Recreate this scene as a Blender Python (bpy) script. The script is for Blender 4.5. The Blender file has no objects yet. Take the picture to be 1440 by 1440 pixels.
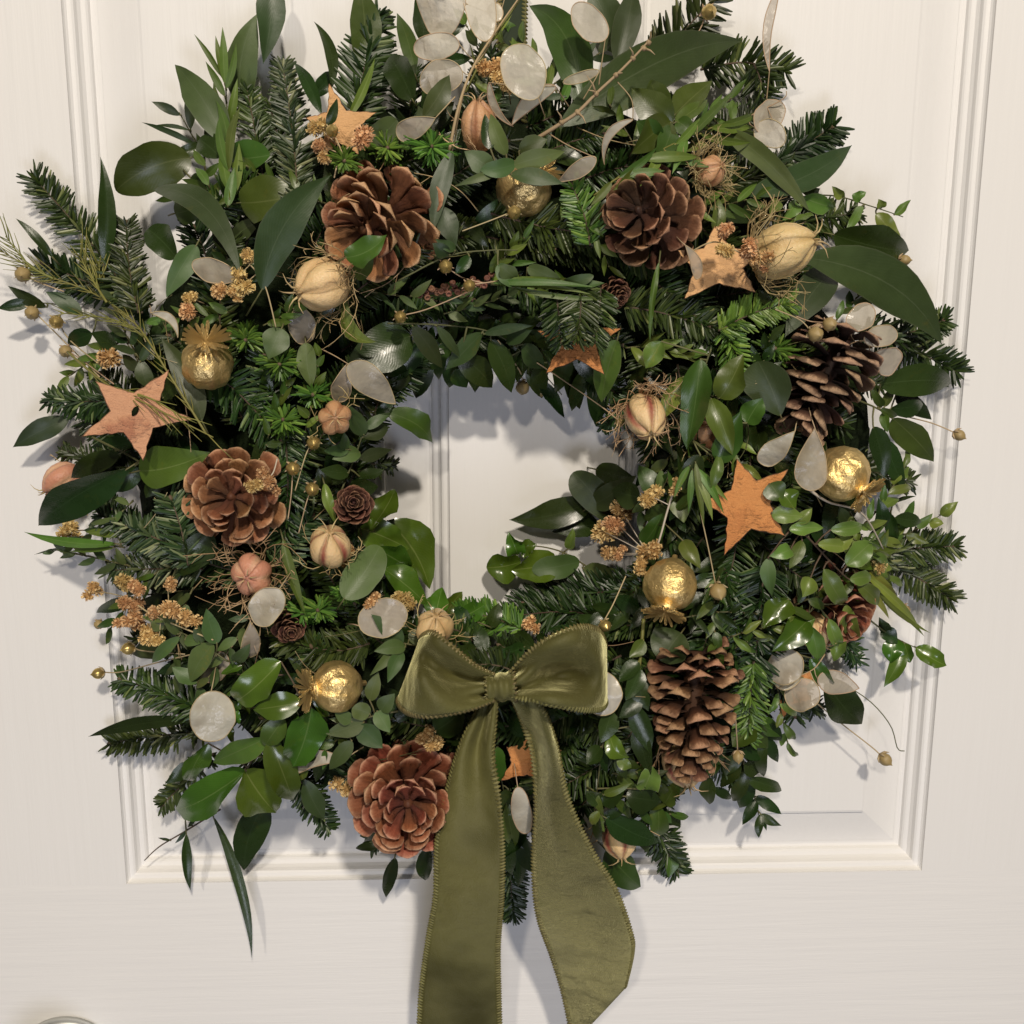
import bpy, math, random
from mathutils import Vector, Matrix
PI = math.pi
rng = random.Random(11)
sc = bpy.context.scene
col = sc.collection

# ------------------------------------------------------------------ camera
FPX = 1442.0                                   # focal length in pixels of the 1440 px square frame
CAM_R = Matrix(((0.99931208, 0.00377735, -0.03689295),
                (-0.03693996, 0.18952944, -0.98117992),
                (0.00328604, 0.98186777, 0.1895386)))
# columns of CAM_R hold camera axes in door axes: X right, Y into the door, Z up (door face is Y = 0)
CAM_C = Vector((-0.02344726, -0.62358735, 0.12046096))
CAM_W = Matrix(((CAM_R[0][0], CAM_R[0][1], CAM_R[0][2]),
                (CAM_R[1][0], CAM_R[1][1], CAM_R[1][2]),
                (CAM_R[2][0], CAM_R[2][1], CAM_R[2][2])))
cd = bpy.data.cameras.new('camera')
cd.sensor_width = 36.0
cd.lens = 36.0 * FPX / 1440.0
cd.clip_start = 0.01
cd.clip_end = 50
cam = bpy.data.objects.new('camera', cd)
col.objects.link(cam)
cam.matrix_world = Matrix.Translation(CAM_C) @ CAM_W.to_4x4()
sc.camera = cam

# ------------------------------------------------------------------ light
world = bpy.data.worlds.new('World')
sc.world = world
world.use_nodes = True
bg = world.node_tree.nodes['Background']
bg.inputs[0].default_value = (1.0, 0.91, 0.80, 1)
bg.inputs[1].default_value = 0.07

def lamp(name, loc, target, size, power, color):
    l = bpy.data.lights.new(name, 'AREA')
    l.shape = 'DISK'
    l.size = size
    l.energy = power
    l.color = color
    o = bpy.data.objects.new(name, l)
    col.objects.link(o)
    o.location = loc
    o.rotation_euler = (Vector(target) - Vector(loc)).to_track_quat('-Z', 'Y').to_euler()
    return o
lamp('ceiling_downlight', (0.36, -2.30, 1.66), (0, 0, 0.0), 0.15, 56.0, (1.0, 0.895, 0.755))
lamp('ceiling_downlight', (-0.65, -2.70, 1.50), (0, 0, 0.0), 0.15, 24.0, (1.0, 0.895, 0.755))
lamp('cool_fill_light', (0.1, -1.9, -1.0), (0, 0, -0.30), 0.7, 11.0, (0.83, 0.86, 1.0))  # added cool fill from below, brightens the lower door
sc.view_settings.view_transform = 'Standard'
sc.view_settings.look = 'None'
sc.view_settings.exposure = -0.10
sc.view_settings.gamma = 1.0
try:
    sc.cycles.use_denoising = True
    sc.cycles.max_bounces = 8
    sc.cycles.transparent_max_bounces = 12
except Exception:
    pass

# ------------------------------------------------------------------ geometry helpers
def P(x, y, d):
    """point d mm in front of the door face on the sight line of photo position (x, y)"""
    r = CAM_W @ Vector(((x - 720) / FPX, -(y - 720) / FPX, -1.0))
    t = (-d * 0.001 - CAM_C.y) / r.y
    return CAM_C + r * t
CAM_F = -Vector((CAM_W[0][2], CAM_W[1][2], CAM_W[2][2]))
def S(p):
    """metres covered by one photo pixel at p"""
    return (p - CAM_C).dot(CAM_F) / FPX
def dirv(r, u, o):
    return Vector((r, -o, u)).normalized()
RC = (702, 660)
HOLE = (712, 698, 168)          # opening of the ring: centre and radius on the photo
RIM = (690, 642, 590)           # outer rim of the packed greenery
def U(x, y):
    """0 at the opening, 1 at the outer rim"""
    a = math.hypot(x - HOLE[0], y - HOLE[1]) - HOLE[2]
    b = RIM[2] - math.hypot(x - RIM[0], y - RIM[1])
    return a / (a + b) if a + b > 1 else 0.0
def H(x, y):
    """height in mm of the wreath body over the door"""
    q = 2 * U(x, y) - 1
    return 8 + 68 * math.sqrt(max(0.0, 1 - q * q))

WM = {}
def base_obj(name, data, M, parent=None):
    o = bpy.data.objects.new(name, data)
    col.objects.link(o)
    WM[o.name] = M
    if parent is not None:
        o.parent = parent
        o.matrix_basis = WM[parent.name].inverted() @ M
    else:
        o.matrix_basis = M
    return o
def thing(name, label, cat, loc, group=None):
    o = base_obj(name, None, Matrix.Translation(loc))
    o.empty_display_size = 0.01
    o['label'] = label
    o['category'] = cat
    if group:
        o['group'] = group
    return o
def mesh(name, verts, faces, mat, smooth=True, uv=None, attr=None):
    me = bpy.data.meshes.new(name)
    me.from_pydata([tuple(v) for v in verts], [], faces)
    if mat is not None:
        me.materials.append(mat)
    if smooth:
        me.polygons.foreach_set('use_smooth', [True] * len(me.polygons))
    if uv is not None:
        l = me.uv_layers.new(name='UVMap')
        buf = []
        for lp in me.loops:
            buf.extend(uv[lp.vertex_index])
        l.data.foreach_set('uv', buf)
    if attr is not None:
        a = me.attributes.new('tone', 'FLOAT', 'POINT')
        a.data.foreach_set('value', attr)
    me.update()
    return me
def part(name, verts, faces, mat, parent, origin=None, smooth=True, uv=None, attr=None, kind=None):
    """mesh given in world coordinates"""
    o0 = origin if origin is not None else WM[parent.name].translation
    me = mesh(name, [Vector(v) - o0 for v in verts], faces, mat, smooth, uv, attr)
    o = base_obj(name, me, Matrix.Translation(o0), parent)
    if kind:
        o['kind'] = kind
    return o
def frame(axis, ref=None):
    """rotation matrix whose z is axis"""
    z = axis.normalized()
    ref = ref or Vector((0, -1, 0))
    if abs(z.dot(ref)) > 0.95:
        ref = Vector((0.2, 0, 1))
    x = ref.cross(z).normalized()
    y = z.cross(x)
    return Matrix((x, y, z)).transposed()

class MB:
    def __init__(s):
        s.v = []; s.f = []; s.a = []; s.uv = []
    def tube(s, pts, rad, n=6, tone=0.5, cap=True):
        pts = [Vector(p) for p in pts]
        b = len(s.v); m = len(pts)
        prev = None
        for i, p in enumerate(pts):
            t = (pts[min(i + 1, m - 1)] - pts[max(i - 1, 0)])
            if t.length < 1e-9: t = Vector((0, 0, 1))
            t.normalize()
            if prev is None:
                x = t.orthogonal().normalized()
            else:
                x = (prev - t * prev.dot(t))
                x = x.normalized() if x.length > 1e-6 else t.orthogonal().normalized()
            prev = x
            y = t.cross(x)
            r = rad[i] if isinstance(rad, (list, tuple)) else rad
            for k in range(n):
                a = 2 * PI * k / n
                s.v.append(p + (x * math.cos(a) + y * math.sin(a)) * r)
                s.a.append(tone); s.uv.append((i / max(1, m - 1), k / n))
        for i in range(m - 1):
            for k in range(n):
                k2 = (k + 1) % n
                s.f.append((b + i * n + k, b + i * n + k2, b + (i + 1) * n + k2, b + (i + 1) * n + k))
        if cap:
            s.f.append(tuple(b + k for k in reversed(range(n))))
            s.f.append(tuple(b + (m - 1) * n + k for k in range(n)))
    def blob(s, c, ax, r, L, n=5, tone=0.5):
        """small spindle: the shape of a stitch, a bud or a bristle"""
        ax = ax.normalized(); x = ax.orthogonal().normalized(); y = ax.cross(x)
        b = len(s.v)
        for (q, rr) in ((-0.5, 0.25), (-0.2, 1), (0.2, 1), (0.5, 0.25)):
            for k in range(n):
                a = 2 * PI * k / n
                s.v.append(c + ax * (q * L) + (x * math.cos(a) + y * math.sin(a)) * r * rr)
                s.a.append(tone); s.uv.append((q + .5, k / n))
        for i in range(3):
            for k in range(n):
                k2 = (k + 1) % n
                s.f.append((b + i * n + k, b + i * n + k2, b + (i + 1) * n + k2, b + (i + 1) * n + k))
        s.f.append(tuple(b + k for k in reversed(range(n)))); s.f.append(tuple(b + 3 * n + k for k in range(n)))
    def part(s, name, mat, parent, origin=None, kind=None, smooth=True):
        return part(name, s.v, s.f, mat, parent, origin, smooth, s.uv, s.a, kind)
    def mesh(s, name, mat, smooth=True):
        return mesh(name, s.v, s.f, mat, smooth, s.uv, s.a)

def catmull(pts, n):
    """n points through tuples of any length"""
    m = len(pts); out = []
    for i in range(n):
        u = i / (n - 1) * (m - 1)
        k = min(int(u), m - 2); t = u - k
        p0 = pts[max(k - 1, 0)]; p1 = pts[k]; p2 = pts[k + 1]; p3 = pts[min(k + 2, m - 1)]
        out.append(tuple(0.5 * (2 * b + (c - a) * t + (2 * a - 5 * b + 4 * c - d) * t * t + (3 * b - a - 3 * c + d) * t ** 3)
                         for a, b, c, d in zip(p0, p1, p2, p3)))
    return out

# ------------------------------------------------------------------ materials
def newmat(name):
    m = bpy.data.materials.new(name)
    m.use_nodes = True
    nt = m.node_tree
    return m, nt, nt.nodes['Principled BSDF']
def nd(nt, t, **kw):
    n = nt.nodes.new(t)
    for k, v in kw.items():
        setattr(n, k, v)
    return n
def math_node(nt, op, a, b=None, clamp=False):
    n = nd(nt, 'ShaderNodeMath', operation=op, use_clamp=clamp)
    for i, v in enumerate((a, b)):
        if v is None: continue
        if isinstance(v, (int, float)): n.inputs[i].default_value = v
        else: nt.links.new(v, n.inputs[i])
    return n.outputs[0]
def mixc(nt, fac, a, b, mode='MIX'):
    n = nd(nt, 'ShaderNodeMix', data_type='RGBA', blend_type=mode)
    for i, v in ((0, fac), (6, a), (7, b)):
        if isinstance(v, (int, float)): n.inputs[i].default_value = v
        elif isinstance(v, tuple): n.inputs[i].default_value = (*v, 1) if len(v) == 3 else v
        else: nt.links.new(v, n.inputs[i])
    return n.outputs[2]
def noise(nt, scale, detail=3, rough=0.55, coord=None, stretch=None, dim=None):
    n = nd(nt, 'ShaderNodeTexNoise')
    n.inputs['Scale'].default_value = scale
    n.inputs['Detail'].default_value = detail
    n.inputs['Roughness'].default_value = rough
    tc = nd(nt, 'ShaderNodeTexCoord')
    src = tc.outputs[coord or 'Object']
    if stretch:
        mp = nd(nt, 'ShaderNodeMapping')
        mp.inputs['Scale'].default_value = stretch
        nt.links.new(src, mp.inputs[0]); src = mp.outputs[0]
    nt.links.new(src, n.inputs['Vector'])
    return n.outputs['Fac']
def bump(nt, b, height, dist, strength=1.0):
    n = nd(nt, 'ShaderNodeBump')
    n.inputs['Strength'].default_value = strength
    n.inputs['Distance'].default_value = dist
    nt.links.new(height, n.inputs['Height'])
    nt.links.new(n.outputs[0], b.inputs['Normal'])
def ramp(nt, fac, stops):
    n = nd(nt, 'ShaderNodeValToRGB')
    el = n.color_ramp.elements
    while len(el) < len(stops): el.new(0.5)
    for e, (p, c) in zip(el, stops):
        e.position = p; e.color = (*c, 1) if len(c) == 3 else c
    nt.links.new(fac, n.inputs[0])
    return n.outputs[0]
def var(nt, colr, amount=0.25, hue=0.03):
    """each object its own shade"""
    oi = nd(nt, 'ShaderNodeObjectInfo')
    hs = nd(nt, 'ShaderNodeHueSaturation')
    r = oi.outputs['Random']
    nt.links.new(math_node(nt, 'ADD', math_node(nt, 'MULTIPLY', r, 2 * amount), 1 - amount), hs.inputs['Value'])
    r2 = math_node(nt, 'FRACT', math_node(nt, 'MULTIPLY', r, 17.31))
    nt.links.new(math_node(nt, 'ADD', math_node(nt, 'MULTIPLY', r2, 2 * hue), 0.5 - hue), hs.inputs['Hue'])
    if isinstance(colr, tuple): hs.inputs['Color'].default_value = (*colr, 1)
    else: nt.links.new(colr, hs.inputs['Color'])
    return hs.outputs[0]

def leaf_mat(name, c, rib, rough=0.45, edge=None, ribw=0.035, amount=0.32, blotch=0.4, spec=0.5, coat=0.0, veins=0.25, relief=1.0):
    m, nt, b = newmat(name)
    uv = nd(nt, 'ShaderNodeTexCoord').outputs['UV']
    sp = nd(nt, 'ShaderNodeSeparateXYZ'); nt.links.new(uv, sp.inputs[0])
    d = math_node(nt, 'ABSOLUTE', math_node(nt, 'SUBTRACT', sp.outputs[1], 0.5))
    ribm = math_node(nt, 'SUBTRACT', 1.0, math_node(nt, 'DIVIDE', d, ribw), clamp=True)
    dark = tuple(x * (1 - blotch) for x in c); lite = tuple(x * (1 + blotch) for x in c)
    n1 = noise(nt, 60, 4, 0.6)
    cc = mixc(nt, n1, dark, lite)
    # side veins running obliquely to the midrib
    ph = math_node(nt, 'SUBTRACT', math_node(nt, 'MULTIPLY', sp.outputs[0], 60.0), math_node(nt, 'ADD', math_node(nt, 'MULTIPLY', d, 45.0), math_node(nt, 'MULTIPLY', n1, 9.0)))
    vn = math_node(nt, 'POWER', math_node(nt, 'ABSOLUTE', math_node(nt, 'SINE', ph)), 0.5)
    vm = math_node(nt, 'MULTIPLY', math_node(nt, 'SUBTRACT', 1.0, vn), veins, clamp=True)
    cc = mixc(nt, vm, cc, rib)
    cc = mixc(nt, math_node(nt, 'MULTIPLY', ribm, 0.7), cc, rib)
    if edge:
        em = math_node(nt, 'MULTIPLY', math_node(nt, 'SUBTRACT', d, 0.465), 22.0, clamp=True)
        cc = mixc(nt, math_node(nt, 'MULTIPLY', em, 0.8), cc, edge)
    bl = math_node(nt, 'MULTIPLY', math_node(nt, 'SUBTRACT', noise(nt, 95, 5, 0.7), 0.63), 9.0, clamp=True)
    cc = mixc(nt, math_node(nt, 'MULTIPLY', bl, 0.45), cc, (c[0] * 2.2 + 0.02, c[1] * 1.3 + 0.012, c[2] * 0.9))
    cc = mixc(nt, math_node(nt, 'MULTIPLY', noise(nt, 18, 3), 0.35), cc, tuple(x * 0.55 for x in c))
    cc = var(nt, cc, amount, 0.03)
    nt.links.new(cc, b.inputs['Base Color'])
    b.inputs['Specular IOR Level'].default_value = spec
    rn = math_node(nt, 'ADD', math_node(nt, 'MULTIPLY', noise(nt, 120, 3), 0.2), rough - 0.1)
    nt.links.new(rn, b.inputs['Roughness'])
    b.inputs['Coat Weight'].default_value = coat
    b.inputs['Coat Roughness'].default_value = 0.15
    bump(nt, b, math_node(nt, 'ADD', math_node(nt, 'MULTIPLY', vn, 0.08), math_node(nt, 'MULTIPLY', n1, 1.5)), 0.0005 * relief, 0.5)
    return m

M = {}
M['euc'] = leaf_mat('eucalyptus_dark', (0.0356, 0.0596, 0.0159), (0.085, 0.11, 0.055), 0.44, edge=(0.08, 0.09, 0.05), ribw=0.02, veins=0.10, spec=0.5, coat=0.0)
M['eucg'] = leaf_mat('eucalyptus_grey', (0.0722, 0.1138, 0.0308), (0.11, 0.15, 0.07), 0.48, edge=(0.12, 0.14, 0.08), ribw=0.025, veins=0.10, spec=0.45, coat=0.0)
M['gloss'] = leaf_mat('leaf_glossy', (0.0634, 0.1264, 0.0106), (0.20, 0.26, 0.08), 0.24, ribw=0.025, veins=0.10, relief=0.35, spec=0.6, coat=0.25)
M['mid'] = leaf_mat('leaf_mid_green', (0.0541, 0.0969, 0.012), (0.14, 0.19, 0.06), 0.37, ribw=0.025, veins=0.10, spec=0.55, coat=0.03)
M['dark'] = leaf_mat('leaf_dark_green', (0.0205, 0.0419, 0.0077), (0.05, 0.085, 0.03), 0.28, ribw=0.02, veins=0.10, spec=0.5, coat=0.0)
M['pale'] = leaf_mat('leaf_pale_green', (0.1225, 0.1894, 0.033), (0.22, 0.26, 0.10), 0.34, edge=(0.28, 0.28, 0.13), ribw=0.03, veins=0.10, spec=0.5, coat=0.05)
M['narrow'] = leaf_mat('leaf_narrow', (0.09, 0.1536, 0.0209), (0.17, 0.23, 0.07), 0.45, ribw=0.06, veins=0.0)
M['lime'] = leaf_mat('leaf_lime', (0.1875, 0.2304, 0.033), (0.25, 0.28, 0.09), 0.5, ribw=0.06, veins=0.0)

def tone_mat(name, stops, rough=0.5, amount=0.15, spec=0.5, bump_scale=None, hue=0.02):
    m, nt, b = newmat(name)
    at = nd(nt, 'ShaderNodeAttribute', attribute_name='tone')
    c = ramp(nt, at.outputs['Fac'], stops)
    c = var(nt, c, amount, hue)
    nt.links.new(c, b.inputs['Base Color'])
    b.inputs['Roughness'].default_value = rough
    b.inputs['Specular IOR Level'].default_value = spec
    if bump_scale:
        bump(nt, b, noise(nt, bump_scale, 4), 0.0006)
    return m
M['fir'] = tone_mat('fir_needles', [(0, (0.0097, 0.0236, 0.0035)), (0.55, (0.0248, 0.0492, 0.0078)), (0.9, (0.0518, 0.0846, 0.0155)), (1, (0.1512, 0.1868, 0.0634))], 0.42, hue=0.03, amount=0.3)
M['firb'] = tone_mat('fir_needles_fresh', [(0, (0.0400, 0.1021, 0.0157)), (0.6, (0.0961, 0.2042, 0.0261)), (1, (0.2244, 0.3502, 0.0627))], 0.42)
M['firw'] = tone_mat('fir_needles_silver', [(0, (0.0108, 0.0275, 0.0070)), (0.5, (0.0302, 0.0589, 0.0155)), (0.8, (0.0972, 0.1278, 0.0528)), (1, (0.2592, 0.2851, 0.1408))], 0.42)
M['twig'] = tone_mat('twig_bark', [(0, (0.045, 0.03, 0.018)), (1, (0.15, 0.10, 0.06))], 0.7, bump_scale=600)
M['gstem'] = tone_mat('green_stem', [(0, (0.07, 0.075, 0.025)), (1, (0.16, 0.15, 0.06))], 0.6)
M['limestem'] = tone_mat('lime_stem', [(0, (0.15, 0.16, 0.03)), (1, (0.28, 0.27, 0.07))], 0.55)
M['straw'] = tone_mat('straw_stem', [(0, (0.32, 0.22, 0.11)), (1, (0.60, 0.47, 0.30))], 0.65)
M['whitetwig'] = tone_mat('white_twig', [(0, (0.50, 0.42, 0.32)), (1, (0.75, 0.68, 0.56))], 0.7)
M['wisp'] = tone_mat('dry_bracts', [(0, (0.30, 0.20, 0.09)), (1, (0.60, 0.45, 0.24))], 0.6)
M['puff'] = tone_mat('dried_florets', [(0, (0.20, 0.10, 0.035)), (0.5, (0.55, 0.32, 0.13)), (1, (0.80, 0.58, 0.30))], 0.8, spec=0.2)
M['moss'] = None

def cone_mat(name, inner, tip, dark):
    m, nt, b = newmat(name)
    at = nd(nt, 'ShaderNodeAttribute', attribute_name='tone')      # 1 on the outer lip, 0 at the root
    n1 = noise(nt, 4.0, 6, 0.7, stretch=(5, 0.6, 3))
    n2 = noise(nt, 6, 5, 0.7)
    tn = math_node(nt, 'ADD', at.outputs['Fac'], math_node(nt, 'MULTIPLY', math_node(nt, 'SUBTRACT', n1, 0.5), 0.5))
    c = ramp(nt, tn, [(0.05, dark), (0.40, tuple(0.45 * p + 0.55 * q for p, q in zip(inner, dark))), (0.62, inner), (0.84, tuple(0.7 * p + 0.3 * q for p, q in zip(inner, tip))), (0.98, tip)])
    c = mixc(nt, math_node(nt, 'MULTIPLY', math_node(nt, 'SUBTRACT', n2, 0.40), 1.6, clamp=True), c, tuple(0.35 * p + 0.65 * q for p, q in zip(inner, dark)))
    c = var(nt, c, 0.25, 0.012)
    nt.links.new(c, b.inputs['Base Color'])
    b.inputs['Roughness'].default_value = 0.6
    b.inputs['Specular IOR Level'].default_value = 0.35
    bump(nt, b, math_node(nt, 'ADD', noise(nt, 12, 6, 0.75, stretch=(4, 0.5, 2.5)), n2), 0.0011, 0.9)
    return m
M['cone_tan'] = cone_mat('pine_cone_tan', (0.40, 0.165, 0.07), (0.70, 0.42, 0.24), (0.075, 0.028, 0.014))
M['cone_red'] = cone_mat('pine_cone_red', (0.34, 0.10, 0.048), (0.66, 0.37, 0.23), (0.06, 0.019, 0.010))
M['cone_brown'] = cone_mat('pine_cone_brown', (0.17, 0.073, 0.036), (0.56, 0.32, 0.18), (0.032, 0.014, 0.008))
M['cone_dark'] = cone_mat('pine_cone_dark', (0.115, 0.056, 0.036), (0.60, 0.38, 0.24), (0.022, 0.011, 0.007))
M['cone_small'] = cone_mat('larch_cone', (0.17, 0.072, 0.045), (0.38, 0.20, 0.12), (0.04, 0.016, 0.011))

def gold_mat():
    m, nt, b = newmat('gold_leaf')
    n1 = noise(nt, 70, 6, 0.62); n2 = noise(nt, 330, 4, 0.6)
    vo = nd(nt, 'ShaderNodeTexVoronoi'); vo.inputs['Scale'].default_value = 130
    tc = nd(nt, 'ShaderNodeTexCoord'); nt.links.new(tc.outputs['Object'], vo.inputs['Vector'])
    c = mixc(nt, n1, (0.72, 0.47, 0.14), (1.0, 0.79, 0.40))
    wear = math_node(nt, 'MULTIPLY', math_node(nt, 'SUBTRACT', noise(nt, 110, 6, 0.7), 0.60), 8.0, clamp=True)
    c = mixc(nt, math_node(nt, 'MULTIPLY', wear, 0.6), c, (0.30, 0.17, 0.06))
    nt.links.new(c, b.inputs['Base Color'])
    b.inputs['Metallic'].default_value = 0.82
    nt.links.new(math_node(nt, 'ADD', math_node(nt, 'MULTIPLY', n2, 0.35), 0.22), b.inputs['Roughness'])
    hh = math_node(nt, 'ADD', math_node(nt, 'MULTIPLY', vo.outputs['Distance'], 0.5), math_node(nt, 'ADD', n1, math_node(nt, 'MULTIPLY', n2, 0.25)))
    bump(nt, b, hh, 0.0024, 0.9)
    return m
M['gold'] = gold_mat()
def brass_mat():
    m, nt, b = newmat('gold_flax')
    c = mixc(nt, noise(nt, 200, 3), (0.40, 0.27, 0.07), (0.80, 0.62, 0.26))
    nt.links.new(c, b.inputs['Base Color'])
    b.inputs['Metallic'].default_value = 0.75
    b.inputs['Roughness'].default_value = 0.33
    return m
M['flax'] = brass_mat()
def flax_dry():
    m, nt, b = newmat('dry_flax')
    c = mixc(nt, noise(nt, 200, 3), (0.22, 0.15, 0.06), (0.50, 0.38, 0.17))
    nt.links.new(c, b.inputs['Base Color'])
    b.inputs['Roughness'].default_value = 0.5
    return m
M['flaxdry'] = flax_dry()

def nigella_mat(name, pale, mid, stripe, amt):
    m, nt, b = newmat(name)
    uv = nd(nt, 'ShaderNodeTexCoord').outputs['UV']
    sp = nd(nt, 'ShaderNodeSeparateXYZ'); nt.links.new(uv, sp.inputs[0])
    ang = math_node(nt, 'MULTIPLY', sp.outputs[1], 2 * PI * 5)
    wob = math_node(nt, 'MULTIPLY', noise(nt, 60, 4), 2.2)
    s = math_node(nt, 'SINE', math_node(nt, 'ADD', ang, wob))
    s = math_node(nt, 'POWER', math_node(nt, 'MAXIMUM', s, 0.0), 1.6)
    c = mixc(nt, noise(nt, 90, 4, 0.6), pale, mid)
    fade = math_node(nt, 'SUBTRACT', 1.0, math_node(nt, 'ABSOLUTE', math_node(nt, 'SUBTRACT', math_node(nt, 'MULTIPLY', sp.outputs[0], 2.0), 1.0)), clamp=True)
    fade = math_node(nt, 'POWER', fade, 0.5)
    c = mixc(nt, math_node(nt, 'MULTIPLY', math_node(nt, 'MULTIPLY', s, fade), amt), c, stripe)
    nt.links.new(c, b.inputs['Base Color'])
    # dark seams between the five chambers, brown at both ends
    seam = math_node(nt, 'ABSOLUTE', math_node(nt, 'SINE', math_node(nt, 'ADD', math_node(nt, 'MULTIPLY', sp.outputs[1], PI * 5), math_node(nt, 'MULTIPLY', noise(nt, 50, 3), 0.5))))
    seam = math_node(nt, 'POWER', math_node(nt, 'SUBTRACT', 1.0, seam), 7.0)
    c = mixc(nt, math_node(nt, 'MULTIPLY', seam, 0.85), c, tuple(x * 0.40 for x in mid))
    ends = math_node(nt, 'POWER', math_node(nt, 'ABSOLUTE', math_node(nt, 'SUBTRACT', math_node(nt, 'MULTIPLY', sp.outputs[0], 2.0), 1.0)), 3.0)
    c = mixc(nt, math_node(nt, 'MULTIPLY', ends, 0.6), c, tuple(x * 0.45 for x in mid))
    nt.links.new(c, b.inputs['Base Color'])
    b.inputs['Roughness'].default_value = 0.36
    b.inputs['Subsurface Weight'].default_value = 0.10
    b.inputs['Subsurface Radius'].default_value = (0.004, 0.002, 0.001)
    bump(nt, b, noise(nt, 150, 6, 0.68, stretch=(1, 1, 1)), 0.0016, 0.8)
    return m
M['nig_cream'] = nigella_mat('nigella_cream', (0.86, 0.66, 0.38), (0.74, 0.48, 0.21), (0.55, 0.30, 0.12), 0.35)
M['nig_gold'] = nigella_mat('nigella_gold', (0.82, 0.64, 0.34), (0.66, 0.46, 0.19), (0.46, 0.28, 0.10), 0.4)
M['nig_red'] = nigella_mat('nigella_red', (0.86, 0.66, 0.38), (0.74, 0.48, 0.22), (0.30, 0.045, 0.045), 0.95)
M['nig_pink'] = nigella_mat('nigella_pink', (0.74, 0.40, 0.25), (0.58, 0.22, 0.15), (0.84, 0.60, 0.38), 0.6)
M['nig_brown'] = nigella_mat('nigella_brown', (0.72, 0.44, 0.24), (0.52, 0.26, 0.12), (0.26, 0.08, 0.035), 0.7)

def honesty_mat(name, c1, c2, tr):
    m, nt, b = newmat(name)
    out = nt.nodes['Material Output']
    n1 = noise(nt, 110, 5, 0.6)
    c = mixc(nt, n1, c1, c2)
    n2 = noise(nt, 45, 2)
    spot = math_node(nt, 'MULTIPLY', math_node(nt, 'SUBTRACT', n2, 0.56), 6.0, clamp=True)
    c = mixc(nt, math_node(nt, 'MULTIPLY', spot, 0.55), c, (0.30, 0.22, 0.12))
    c = var(nt, c, 0.12, 0.01)
    nt.links.new(c, b.inputs['Base Color'])
    b.inputs['Roughness'].default_value = 0.22
    b.inputs['Sheen Weight'].default_value = 0.2
    bump(nt, b, math_node(nt, 'ADD', noise(nt, 60, 3, 0.5), math_node(nt, 'MULTIPLY', noise(nt, 240, 4, 0.6), 0.2)), 0.0030, 0.7)
    tl = nd(nt, 'ShaderNodeBsdfTranslucent'); nt.links.new(c, tl.inputs[0])
    tp = nd(nt, 'ShaderNodeBsdfTransparent')
    m1 = nd(nt, 'ShaderNodeMixShader'); m1.inputs[0].default_value = 0.30
    nt.links.new(b.outputs[0], m1.inputs[1]); nt.links.new(tl.outputs[0], m1.inputs[2])
    m2 = nd(nt, 'ShaderNodeMixShader'); m2.inputs[0].default_value = tr
    nt.links.new(m1.outputs[0], m2.inputs[1]); nt.links.new(tp.outputs[0], m2.inputs[2])
    nt.links.new(m2.outputs[0], out.inputs[0])
    return m
M['hon'] = honesty_mat('honesty_cream', (0.70, 0.65, 0.53), (0.88, 0.84, 0.73), 0.12)
M['hong'] = honesty_mat('honesty_grey', (0.56, 0.49, 0.39), (0.76, 0.69, 0.57), 0.24)

def star_mat(name, a, bcol, flake, amt):
    m, nt, b = newmat(name)
    n1 = noise(nt, 70, 6, 0.75, stretch=(0.9, 1.3, 1.3)); n2 = noise(nt, 520, 5, 0.75, stretch=(0.7, 1.2, 1.2))
    c = mixc(nt, n1, a, bcol)
    c = mixc(nt, math_node(nt, 'MULTIPLY', n2, 0.55), c, flake)
    n3 = noise(nt, 38, 5, 0.62)
    pm = math_node(nt, 'MULTIPLY', math_node(nt, 'SUBTRACT', n3, 0.50), 9.0, clamp=True)
    c = mixc(nt, math_node(nt, 'MULTIPLY', pm, amt), c, flake)
    nt.links.new(c, b.inputs['Base Color'])
    b.inputs['Roughness'].default_value = 0.75
    b.inputs['Specular IOR Level'].default_value = 0.25
    hh = math_node(nt, 'ADD', math_node(nt, 'MULTIPLY', n2, 0.6), math_node(nt, 'ADD', n1, pm))
    bump(nt, b, hh, 0.0020, 0.9)
    return m
M['star'] = star_mat('bark_orange', (0.70, 0.29, 0.09), (0.86, 0.43, 0.16), (0.44, 0.14, 0.045), 0.35)
M['star_pink'] = star_mat('bark_pink', (0.74, 0.40, 0.23), (0.80, 0.47, 0.28), (0.42, 0.17, 0.10), 0.8)
M['star_pale'] = star_mat('bark_pale', (0.86, 0.49, 0.22), (0.92, 0.60, 0.31), (0.58, 0.30, 0.13), 0.15)
M['star_edge'] = star_mat('bark_edge', (0.30, 0.15, 0.08), (0.55, 0.33, 0.19), (0.16, 0.07, 0.04), 0.8)

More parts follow.
